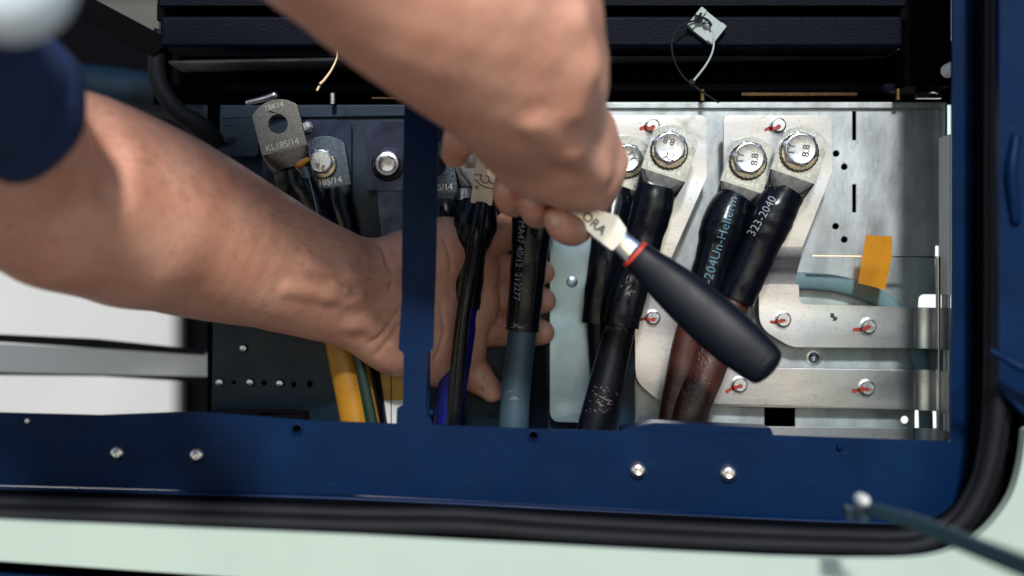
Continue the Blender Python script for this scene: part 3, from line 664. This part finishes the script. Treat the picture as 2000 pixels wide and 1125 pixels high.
tag(vp, 'dark flat conduit strip standing just right of the grey cable', 'conduit')
lathe('rivet', 1589, 699, BY, [(16, 0), (15, -.0008), (11, -.001), (8, -.003), (4, -.004), (.5, -.0043)], M['zinc'], cab, seg=24)

# braided hose
hs = tube('braided_hose', [(1060, 577, .053, 17), (1160, 578, .054, 17), (1300, 574, .055, 16), (1440, 556, .054, 17), (1560, 549, .051, 17), (1640, 556, .051, 17), (1715, 582, .052, 17), (1768, 628, .053, 17), (1795, 690, .054, 17), (1806, 770, .054, 14), (1810, 905, .054, 14)], M['braid'], seg=24, sub=10, ell=.6)
tag(hs, 'grey braided hose arching behind the horizontal strips', 'hose')
# clear cover
cv = empty('clear_cover', W(1710, 680, .02), 'clear plastic cover over the strips at the lower right', 'cover')
prism('sheet', [rp([(1586, 503), (1836, 503), (1836, 880), (1586, 880)])], .022, .0012, M['clear'], cv, bevel=0)
V = [W(1586, 501, .022), W(1836, 501, .022), W(1836, 501, .022) + Vector((0, .036, 0)), W(1586, 501, .022) + Vector((0, .036, 0))]
prism('rim', [rp([(1586, 498), (1834, 501), (1834, 503.5), (1586, 500.5)])], .020, .004, M['chrome'], cv, bevel=0)
prism('rim', [rp([(1832, 500), (1838, 500), (1838, 880), (1834, 880)])], .018, .008, M['chrome'], cv, bevel=.0006)
# amber tape
tp = prism('adhesive_tape', [[(1691, 459), (1743, 462), (1741, 505), (1729, 566), (1676, 553), (1684, 503)]], .0190, .0003, M['tape2'], bevel=0)
tag(tp, 'strip of amber adhesive tape stuck across the top edge of the clear cover', 'tape')

# ------------------------------------------------------------------ cable tie mount and ties
tm = empty('cable_tie_mount', W(1378, 50, -.005), 'grey screw-on cable tie mount with a looped black cable tie hanging from it', 'tie mount')
fr = frame_at(1379, 50, -.006, 38)
prism('base', [[(-26, -23), (27, -23), (27, 23), (-26, 23)], circ(2, 0, 9, 20)], 0, .006, M['tiemount'], tm, bevel=.0008, frame=lambda x, y: fr(x, y))
for u0 in (-23, 26):
    prism('ridge', [[(u0 - 7, -23.5), (u0 + 7, -23.5), (u0 + 7, 23.5), (u0 - 7, 23.5)]], 0, .005, M['tiemount'], tm, bevel=.0012, frame=lambda x, y: fr(x, y, -.003))
lathe('screw', 1380, 50, -.004, [(12, .004), (12, -.001), (8, -.0035), (5, -.004), (3, -.002)], M['zinc'], tm, seg=20)
def tie(name, label, P, Y0, matr, r=1.5):
    o = empty(name, W(P[0][0], P[0][1], P[0][2]), label, 'cable tie')
    tube('strap', P, M[matr], o, seg=8, sub=8, ell=.8)
    return o
t1 = tie('cable_tie', 'long black cable tie looped through the grey tie mount', [(1372, 40, -.011, 3), (1350, 42, -.012, 2), (1325, 55, -.014, 2), (1312, 85, -.015, 2), (1318, 120, -.014, 2), (1333, 148, -.012, 2), (1352, 165, -.012, 2), (1375, 182, -.012, 2.2), (1404, 201, -.012, 1.6)], 0, 'rubber')
tube('strap', [(1394, 60, -.008, 2), (1393, 95, -.012, 2), (1380, 125, -.013, 2.2), (1353, 160, -.013, 2.4)], M['tiemount'], t1, seg=8)
f2 = frame_at(1352, 160, -.015, 35)
prism('head', [[(-6, -5), (6, -5), (6, 5), (-6, 5)]], 0, .006, M['rubber'], t1, bevel=.0008, frame=lambda x, y: f2(x, y))
tube('pin', [(1357, 30, -.012, 2.6), (1380, 38, -.012, 2.6), (1390, 50, -.012, 2.6)], M['rubber'], tm, seg=10)
tube('pin', [(1358, 43, -.0115, 2.4), (1370, 25, -.0115, 2.4)], M['rubber'], tm, seg=10, sub=2)
t2 = tie('cable_tie', 'short curved cable tie with a tan tip hanging left of the raised arm', [(658, 92, -.01, 1.3), (658, 112, -.01, 1.5), (648, 135, -.01, 2), (634, 155, -.01, 2.4), (625, 164, -.01, 2.6)], 0, 'beige')
tube('tip', [(624, 168, -.01, 2.6), (619, 177, -.01, 2.4)], M['beige'], t2, seg=8, sub=2)

# ------------------------------------------------------------------ beige clip on the blue cable's lug
cl = empty('plastic_clip', W(946, 355, -.02), 'beige plastic clip with grooves, stuck on the lug beside the fingertips', 'clip')
f3 = frame_at(946, 352, -.014, 8)
prism('plate', [[(-21, -52), (21, -52), (21, 47), (-21, 47)]], 0, .006, M['beige'], cl, bevel=.0006, frame=lambda x, y: f3(x, y))
def groove(pts, r=1.1):
    P = []
    for (u, v) in pts:
        q = f3(u, v, -.0001); p = px_of(q); P.append((p[0], p[1], q.y, r))
    tube('groove', P, M['groove'], cl, seg=8, sub=5, ell=.3)
groove([(2, -38), (2, -22)], 1.6); groove([(-6, -10), (-8, -4), (-4, 3), (4, 5), (9, 0), (7, -8), (1, -9)]); groove([(9, 0), (14, 4), (21, 4)]); groove([(-21, 2), (-14, 3), (-8, 9), (0, 12), (8, 14), (20, 14)]); groove([(-21, -8), (-12, -9), (-6, -10)])
groove([(-16, 14), (-9, 14)], 1.3); groove([(-16, 18), (-9, 18)], 1.3)

# ------------------------------------------------------------------ ratchet wrench
wr = empty('socket_wrench', W(1380, 600, -.12), 'ratchet wrench with black grip, red ring and polished head held in the fist', 'wrench')
Y1, Y2, Y3 = -.105, -.11, -.135
tube('grip', [(1240, 497, Y2, 28), (1262, 515, Y2, 34), (1310, 556, Y2 - .005, 44), (1370, 608, Y2 - .011, 51), (1430, 660, Y2 - .018, 52), (1480, 702, Y2 - .023, 46), (1496, 716, Y2 - .025, 42)], M['handle'], wr, seg=40, sub=8, ell=.72, roundend=.42, sq=.82)
tube('ring', [(1237, 494, Y2, 31), (1243, 499.5, Y2, 31.5)], M['red_plastic'], wr, seg=36, sub=2, ell=.74, sq=.82)
tube('neck', [(1205, 464, Y2, 24), (1214, 474, Y2, 22), (1225, 483, Y2, 23), (1238, 495, Y2, 25)], M['chrome'], wr, seg=32, sub=6, ell=.6, sq=.7)
hd = prism('head', [rp([(1020, 330, 20), (1060, 325, 20), (1150, 405), (1206, 421, 6), (1224, 447, 8), (1216, 470, 6), (1196, 490, 5), (1160, 462), (1112, 418), (1030, 370, 16)])], Y2 - .013, .020, M['satin'], wr, bevel=.0028, seg=4)
text('lettering', 'ORA', 1160, 436.5, Y2 - .0132, 19, 41, M['ink'], wr, ext=.0001, spacing=1.0, thin=.5)
tube('shank', [(1030, 350, Y2, 22), (950, 290, -.075, 20), (925, 275, -.03, 20)], M['chrome'], wr, seg=20)

# ------------------------------------------------------------------ door edge, stay arm at the right
dr = empty('cabinet_door', W(1985, 300, -.17), 'navy blue door edge standing open at the right side', 'door')
prism('door_leaf', [rp([(1952, -420), (2300, -420), (2300, 860), (2020, 830, 30), (1952, 760, 40)])], -.17, .02, M['navy'], dr, bevel=.004, seg=3)
tube('door_rib', [(1984, 270, -.172, 10), (1976, 340, -.174, 12), (1984, 430, -.172, 10)], M['navy'], dr, seg=16, roundend=1)
tube('door_crossbar', [(1935, 685, -.19, 7), (2005, 722, -.20, 9), (2100, 760, -.2, 9)], M['navy'], dr, seg=16)
sa = empty('door_stay', W(1683, 990, -.26), 'dark metal door stay with a pale ball pivot at the lower right corner', 'door stay')
tube('arm', [(1690, 990, -.26, 11), (1780, 1018, -.30, 15), (1880, 1058, -.35, 19), (2010, 1110, -.42, 24), (2150, 1170, -.5, 30)], M['stay'], sa, seg=20, ell=.5)
lathe('ball_pivot', 1684, 976, -.275, [(11, .006), (11, .002), (12, -.003), (10, -.007), (6, -.010), (1, -.011)], M['silver'], sa, seg=24)
prism('clevis', [rp([(1655, 992, 4), (1700, 996, 4), (1698, 1020, 4), (1657, 1016, 4)])], -.26, .012, M['stay'], sa, bevel=.001)

# ------------------------------------------------------------------ the person (signed distance field, one continuous skin)
class Field:
    def __init__(s, lo, hi, h):
        s.lo = np.array(lo, float); s.h = h; s.n = np.ceil((np.array(hi) - s.lo) / h).astype(int) + 1
        s.ax = [s.lo[i] + h * np.arange(s.n[i]) for i in range(3)]
        s.d = np.full(s.n, .03, np.float32)
    def block(s, lo, hi):
        i0 = np.clip(((lo - s.lo) / s.h).astype(int), 0, s.n); i1 = np.clip(((hi - s.lo) / s.h).astype(int) + 2, 0, s.n)
        if np.any(i1 <= i0): return None
        sl = tuple(slice(i0[k], i1[k]) for k in range(3))
        X = s.ax[0][sl[0]][:, None, None]; Y = s.ax[1][sl[1]][None, :, None]; Z = s.ax[2][sl[2]][None, None, :]
        return sl, X.astype(np.float32), Y.astype(np.float32), Z.astype(np.float32)
    def cone(s, a, b, ra, rb, k=.006, ys=1.0, sub=False):
        a = np.array(a, float); b = np.array(b, float); m = max(ra, rb) + k * 2 + .012
        B = s.block(np.minimum(a, b) - m, np.maximum(a, b) + m)
        if B is None: return
        sl, X, Y, Z = B; ab = b - a; L = ab.dot(ab) + 1e-12
        t = np.clip(((X - a[0]) * ab[0] + (Y - a[1]) * ab[1] + (Z - a[2]) * ab[2]) / L, 0, 1)
        dx = X - a[0] - t * ab[0]; dy = (Y - a[1] - t * ab[1]) * ys; dz = Z - a[2] - t * ab[2]
        q = np.sqrt(dx * dx + dy * dy + dz * dz) - (ra + (rb - ra) * t)
        D = s.d[sl]
        if sub:
            q = -q; hh = np.maximum(k - np.abs(D - q), 0) / k; s.d[sl] = np.maximum(D, q) + hh * hh * k * .25
        else:
            hh = np.maximum(k - np.abs(D - q), 0) / k; s.d[sl] = np.minimum(D, q) - hh * hh * k * .25
    def chain(s, pts, k=.006, ys=1.0, sub=False):
        Q = []
        for p in pts:
            v = W(p[0], p[1], p[2]); Q.append(((v.x, v.y, v.z), p[3] * SC(p[2])))
        if len(Q) > 3 and not sub:
            Q = [((q[0], q[1], q[2]), q[3]) for q in cr([(*a, b) for a, b in Q], 4)]; k = k * .6 if k > .005 else k
        for (a, ra), (b, rb) in zip(Q, Q[1:]): s.cone(a, b, ra, rb, k, ys, sub)
    def surf(s, px, py):
        for Y in np.arange(-.66, .08, .0012):
            v = W(px, py, Y); i = np.round((np.array(v) - s.lo) / s.h).astype(int)
            if (i < 0).any() or (i >= s.n).any(): continue
            if s.d[tuple(i)] < 0: return Y
        return None
    def crease(s, pts, depth=.5, k=.003):
        P = []
        for (x, y, r) in pts:
            Y = s.surf(x, y)
            if Y is None: return
            P.append((x, y, Y - r * SC(Y) * (1 - depth), r))
        s.chain([(p.x, p.y, p.z, p.w) for p in []] or P, k=k, sub=True)
    def ridge(s, pts, h=.4, k=.006):
        P = []
        for (x, y, r) in pts:
            Y = s.surf(x, y)
            if Y is None: return
            P.append((x, y, Y + r * SC(Y) * (1 - h), r))
        Q = [(W(x, y, Y), r * SC(Y)) for x, y, Y, r in P]
        for (a, ra), (b, rb) in zip(Q, Q[1:]): s.cone(tuple(a), tuple(b), ra, rb, k)
    def uneven(s, a1=.0007, a2=.00025):
        X = s.ax[0][:, None, None]; Y = s.ax[1][None, :, None]; Z = s.ax[2][None, None, :]
        s.d += (a1 * (np.sin(X * 130 + Z * 70 + 1) * np.sin(Z * 150 - X * 40) * np.cos(Y * 110)) + a2 * (np.sin(X * 420 + Y * 200) * np.sin(Z * 390 + X * 150 + 2) * np.cos(Y * 350 + Z * 100))).astype(np.float32)
    def mesh(s):
        d = s.d; S = d < 0; n = s.n
        c = np.zeros(n - 1, np.int8)
        for i in (0, 1):
            for j in (0, 1):
                for k in (0, 1): c += S[i:n[0] - 1 + i, j:n[1] - 1 + j, k:n[2] - 1 + k]
        act = (c > 0) & (c < 8); I = np.argwhere(act); idx = np.full(n - 1, -1, np.int32); idx[act] = np.arange(len(I))
        P = np.zeros((len(I), 3)); cnt = np.zeros(len(I))
        off = np.array([(i, j, k) for i in (0, 1) for j in (0, 1) for k in (0, 1)])
        vals = [d[I[:, 0] + o[0], I[:, 1] + o[1], I[:, 2] + o[2]] for o in off]
        for a in range(8):
            for b in range(a + 1, 8):
                if np.abs(off[a] - off[b]).sum() != 1: continue
                va, vb = vals[a], vals[b]; m = (va < 0) != (vb < 0); t = np.where(m, va / np.where(m, va - vb, 1), 0)
                P += np.where(m[:, None], off[a] + (off[b] - off[a]) * t[:, None], 0); cnt += m
        P = (P / cnt[:, None] + I) * s.h + s.lo
        F = []
        for ax in range(3):
            u, v = [(1, 2), (2, 0), (0, 1)][ax]
            sl0 = [slice(None)] * 3; sl1 = [slice(None)] * 3; sl0[ax] = slice(0, -1); sl1[ax] = slice(1, None)
            A = S[tuple(sl0)]; Bq = S[tuple(sl1)]; E = np.argwhere(A != Bq)
            E = E[(E[:, u] > 0) & (E[:, v] > 0) & (E[:, u] < n[u] - 1) & (E[:, v] < n[v] - 1)]
            def g(du, dv):
                q = E.copy(); q[:, u] += du; q[:, v] += dv; return idx[q[:, 0], q[:, 1], q[:, 2]]
            q = np.stack([g(-1, -1), g(0, -1), g(0, 0), g(-1, 0)], 1); fl = ~A[E[:, 0], E[:, 1], E[:, 2]]
            q[fl] = q[fl][:, ::-1]; F.append(q)
        F = np.concatenate(F); F = F[(F >= 0).all(1)]
        return P, F

def left_arm():
    lo = W(-210, 700, -.34); a = W(1110, 800, .09); b = W(-330, 60, -.2)
    f = Field((-.46, -.52, -.12), (.055, .09, .22), .0014)
    f.chain([(-330, 20, -.52, 120), (-120, 130, -.40, 122), (-20, 250, -.30, 135), (30, 330, -.235, 165), (140, 362, -.18, 180), (300, 426, -.12, 172), (450, 484, -.07, 143), (600, 538, -.03, 108), (660, 558, -.012, 98)], k=.012)
    f.chain([(20, 350, -.235, 130), (120, 400, -.20, 150), (250, 440, -.15, 150)], k=.02)      # elbow side
    # flat wrist: two strands
    f.chain([(560, 505, -.035, 80), (700, 545, -.005, 60), (800, 560, .012, 60)], k=.014)
    f.chain([(560, 560, -.035, 80), (700, 615, -.005, 62), (800, 640, .012, 66)], k=.014)
    # palm
    f.chain([(760, 545, .008, 72), (880, 510, .030, 62), (930, 525, .045, 48)], k=.02)
    f.chain([(760, 630, .008, 76), (870, 620, .030, 66), (930, 600, .045, 50)], k=.02)
    f.chain([(780, 670, .010, 60), (860, 690, .028, 55), (900, 690, .04, 46)], k=.02)
    f.chain([(800, 500, .005, 50), (870, 480, .016, 50)], k=.016)                                # thenar
    # fingers behind the cables
    K = .0028
    f.chain([(925, 530, .048, 30), (1000, 526, .054, 28), (1040, 527, .047, 26), (1062, 533, .034, 22)], k=K)
    f.chain([(925, 586, .048, 32), (1000, 583, .054, 29), (1042, 584, .047, 27), (1062, 588, .032, 24)], k=K)
    f.chain([(915, 646, .046, 32), (1000, 646, .052, 29), (1040, 647, .045, 27), (1060, 650, .032, 23)], k=K)
    f.chain([(880, 695, .036, 40), (925, 730, .040, 34), (960, 762, .036, 24)], k=K)
    f.chain([(865, 470, .02, 46), (930, 472, .040, 36), (980, 458, .046, 33), (1010, 432, .042, 28)], k=.004)
    f.uneven(.00012, .00008)
    f.ridge([(560, 560, 9), (640, 572, 10), (700, 588, 9), (760, 600, 8)], .2, .010)
    f.ridge([(600, 520, 7), (680, 540, 8), (760, 545, 7)], .08, .014)
    f.ridge([(655, 552, 5), (676, 566, 6)], .5, .006); f.ridge([(684, 588, 5), (704, 578, 6)], .5, .006); f.ridge([(690, 630, 10), (712, 622, 12), (735, 640, 9)], .35, .012)
    f.crease([(196, 215, 16), (226, 285, 18), (222, 370, 14)], .22, .020)
    for P in ([(735, 694, 2), (757, 668, 2.6), (778, 636, 2)], [(722, 672, 1.6), (748, 652, 2.2), (776, 612, 1.6)], [(744, 480, 1.6), (758, 520, 2), (764, 560, 1.6)], [(664, 548, 1.5), (674, 560, 2), (690, 566, 1.5)], [(690, 700, 2), (740, 702, 2.2), (785, 690, 2)]):
        f.crease(P, .6, .004)
    for P in ([(868, 470, 1.6), (882, 520, 2), (880, 580, 1.6)], [(850, 700, 1.6), (866, 650, 2), (862, 600, 1.6)], [(975, 505, 1.5), (977, 548, 1.5)], [(975, 562, 1.5), (977, 608, 1.5)], [(972, 624, 1.5), (973, 668, 1.5)], [(920, 715, 1.5), (905, 745, 1.5)], [(950, 740, 1.3), (938, 765, 1.3)]):
        f.crease(P, .6, .003)
    for P in ([(935, 556, .036, 3), (1040, 556, .036, 3)], [(930, 615, .036, 3), (1040, 615, .036, 3)], [(880, 600, .018, 3), (900, 540, .022, 3), (895, 500, .022, 2)]):
        f.chain(P, k=.004, sub=True)
    return f.mesh()
def right_arm():
    f = Field((-.32, -.74, -.02), (.12, -.03, .46), .0017)
    f0 = f.chain; f.chain = lambda P, **k: f0([(p[0], p[1], p[2] if p[2] > -.14 else -.14 + (p[2] + .14) * .42, p[3]) for p in P], **k)
    v = W(600, -260, -.333)
    f.cone((-.10, -.68, .43), tuple(v), .058, .054, .02)
    f.chain([(600, -260, -.60, 250), (800, -85, -.54, 228), (890, 0, -.49, 212), (1000, 125, -.40, 172), (1040, 210, -.29, 135), (1070, 280, -.20, 112)], k=.014)
    f.chain([(930, -30, -.48, 200), (985, 20, -.44, 176), (1040, 120, -.36, 125)], k=.02)
    # palm heel and thumb side
    f.chain([(1040, 230, -.26, 108), (1095, 295, -.22, 92), (1135, 335, -.19, 74)], k=.014)
    f.chain([(1010, 240, -.24, 85), (1032, 278, -.20, 62), (1098, 316, -.18, 66), (1146, 344, -.17, 68)], k=.010)
    f.chain([(960, 225, -.24, 68), (985, 266, -.19, 50)], k=.014)
    f.chain([(1150, 258, -.20, 55), (1178, 318, -.16, 44), (1170, 368, -.14, 38)], k=.008)
    f.uneven(.0006, .0002)
    f.crease([(960, 60, 30), (1000, 30, 34), (1030, 20, 26)], .12, .03)
    f.ridge([(1120, 40, 16), (1134, 130, 18), (1118, 210, 14)], .22, .022)
    f.ridge([(1040, 240, 12), (1110, 290, 14), (1170, 340, 12)], .25, .016)
    f.crease([(1166, 215, 5), (1176, 260, 6), (1190, 310, 4)], .5, .008)
    for P in ([(1040, 352, 2), (1080, 368, 2.6), (1130, 376, 2.6), (1180, 360, 2)], [(1060, 372, 1.8), (1110, 392, 2.4), (1160, 394, 2)], [(1020, 330, 2), (1060, 346, 2.4), (1110, 352, 2)], [(1090, 290, 1.8), (1140, 300, 2.2), (1185, 290, 1.8)]):
        f.crease(P, .5, .004)
    K = .0016
    f.chain([(1040, 345, -.085, 32), (1006, 394, -.098, 28), (993, 385, -.128, 28), (988, 366, -.145, 25)], k=K)
    f.chain([(1100, 365, -.085, 33), (1056, 414, -.100, 29), (1044, 410, -.132, 28), (1037, 390, -.152, 26)], k=K)
    f.chain([(1160, 390, -.085, 34), (1128, 446, -.105, 30), (1104, 446, -.136, 30), (1086, 428, -.158, 25)], k=K)
    f.chain([(940, 250, -.17, 42), (900, 272, -.14, 33), (889, 300, -.125, 28)], k=.004)
    for P in ([(975, 400, 1.2), (1000, 408, 1.4), (1016, 396, 1.2)], [(1030, 428, 1.2), (1050, 436, 1.4), (1064, 424, 1.2)], [(1118, 425, 1.3), (1124, 450, 1.6), (1116, 472, 1.2)]):
        f.crease(P, .6, .002)
    return f.mesh()
person = empty('person', (-.45, -.5, -.9), 'person in a navy short sleeve shirt reaching into the cabinet with both bare arms', 'person')
P1, F1 = left_arm(); P2, F2 = right_arm()
PV = np.concatenate([P1, P2]); FV = np.concatenate([F1, F2 + len(P1)])
me = bpy.data.meshes.new('body'); offp = Vector(PV.mean(0)); me.from_pydata((PV - np.array(offp)).tolist(), [], FV.tolist())
me.materials.append(M['skin']); me.shade_smooth(); me.update()
body = link('body', me, person, offp)
sm = body.modifiers.new('smooth', 'SMOOTH'); sm.factor = .5; sm.iterations = 3
# fingernails
BV2 = BVHTree.FromPolygons([tuple(v) for v in P2], [tuple(q) for q in F2])
def nail(cx, cy, Y, ru, rv, ang, tilt=(0, 0)):
    V = []; F = []; n = 8; c = W(cx, cy, Y); s = SC(Y); a = R(ang)
    for i in range(n + 1):
        for j in range(n + 1):
            u = i / n * 2 - 1; v = j / n * 2 - 1
            x = u * math.sqrt(1 - v * v / 2.6) * ru; y = v * math.sqrt(1 - u * u / 2.2) * rv
            dy = (u * u * .0026 + max(v, 0) ** 2 * .0004 + v * v * .0010)
            q = c + Vector(((x * math.cos(a) - y * math.sin(a)) * s, 0, -(x * math.sin(a) + y * math.cos(a)) * s)); cp = Vector((0, -DIST, 0))
            hh = BV2.ray_cast(cp, (q - cp).normalized()); e = max(u * u, v * v)
            V.append((hh[0] if hh[0] is not None else q) + Vector((0, -.0011 + .0009 * e ** 3, 0)))
    for i in range(n):
        for j in range(n):
            q = i * (n + 1) + j; F.append((q, q + 1, q + n + 2, q + n + 1))
    return mk('fingernail', V, F, M['nail'], person, smooth=179)
nail(985, 368, -.15, 12, 14, -25); nail(1034, 392, -.155, 12, 14, -28); nail(1082, 428, -.16, 10, 15, -22)
# shirt: sleeve of the left arm, light yoke, torso and the other sleeve out of the picture
def sleeve(name, pts, t, matr):
    """open tube of cloth with a rolled hem at its last end"""
    P = []
    for (v, r) in pts: P.append((v[0], v[1], v[2], r))
    S = np.array(cr(P, 8)); C = S[:, :3]; r = S[:, 3]; n = len(C); T = np.gradient(C, axis=0); T /= np.linalg.norm(T, axis=1)[:, None]
    seg = 64; V = []; F = []
    rows = [(i, 0) for i in range(n)] + [(n - 1, -.0012), (n - 1, -.004)] + [(i, -.004) for i in range(n - 2, -1, -1)]
    for (i, dr) in rows:
        s = np.cross(T[i], (0, 1., 0)); s /= np.linalg.norm(s); u = np.cross(s, T[i])
        for j in range(seg):
            a = 2 * math.pi * j / seg
            fold = 1 + .02 * math.sin(3 * a + i * .25) + .012 * math.sin(7 * a - i * .4)
            hem = .0018 if i > n - 5 else (-.0016 if i == n - 5 else 0)
            V.append(C[i] + (s * math.cos(a) + u * math.sin(a)) * (r[i] * fold + dr + hem) + T[i] * (.001 if dr == -.0012 else 0))
    for i in range(len(rows) - 1):
        for j in range(seg):
            a0 = i * seg + j; b0 = i * seg + (j + 1) % seg; F.append((a0, b0, b0 + seg, a0 + seg))
    return mk(name, V, F, matr, person, smooth=60, recalc=True)
sleeve('shirt_sleeve', [(tuple(W(-380, -20, -.54)), .054), (tuple(W(-210, 60, -.44)), .052), (tuple(W(-60, 155, -.36)), .049), (tuple(W(28, 212, -.31)), .048)], .003, M['cloth'])
f = Field((-.90, -1.02, .06), (.02, -.42, .86), .006)
f.cone((-.62, -.76, .26), (-.50, -.80, .60), .12, .13, .05, ys=1.3)
f.cone((-.60, -.70, .62), (-.26, -.78, .60), .07, .07, .05)
f.cone((-.62, -.70, .60), (-.50, -.50, .24), .07, .058, .04)
f.cone((-.26, -.78, .60), (-.14, -.69, .46), .07, .064, .04)
f.cone((-.58, -.66, .24), (-.36, -.58, .20), .05, .02, .05)
P3, F3 = f.mesh()
mk('shirt_body', P3.tolist(), F3.tolist(), M['cloth'], person, smooth=179)
f = Field((-.42, -.66, .04), (-.14, -.40, .28), .003)
f.cone(tuple(W(-150, -110, -.46)), tuple(W(22, -42, -.57)), .034, .0285, .02)
P4, F4 = f.mesh(); mk('light_shirt_panel', P4.tolist(), F4.tolist(), M['cloth_light'], person, smooth=179)
# fine hairs on the left forearm
def hairs():
    off = wloc(body); bv = BVHTree.FromPolygons([tuple(v) for v in P1], [tuple(q) for q in F1])
    V = []; F = []; n = 0
    for _ in range(2200):
        t = random.random(); x = 170 + 560 * t; y0 = 190 + 290 * t ** .95; y = y0 + abs(random.gauss(0, 1)) * 70 * (1 - .3 * t) - 14
        o = W(x, y, -.4); d = (o - Vector((0, -DIST, 0))).normalized()
        h = bv.ray_cast(o, d)
        if h[0] is None: continue
        p, nn = h[0], h[1]
        a = Vector((.8 + random.gauss(0, .25), 0, -.25 + random.gauss(0, .35))); a = (a - nn * a.dot(nn)).normalized(); L = random.uniform(.004, .010)
        s = a.cross(nn).normalized() * .00005
        q = [p, p + a * L * .5 + nn * L * .28, p + a * L + nn * L * .35]; b = len(V)
        V += [q[0] - s, q[0] + s, q[1] - s, q[1] + s, q[2]]
        F += [(b, b + 1, b + 3, b + 2), (b + 2, b + 3, b + 4)]
    o = mk('arm_hair', V, F, M['hair'], person, smooth=0); o['kind'] = 'stuff'
hairs()
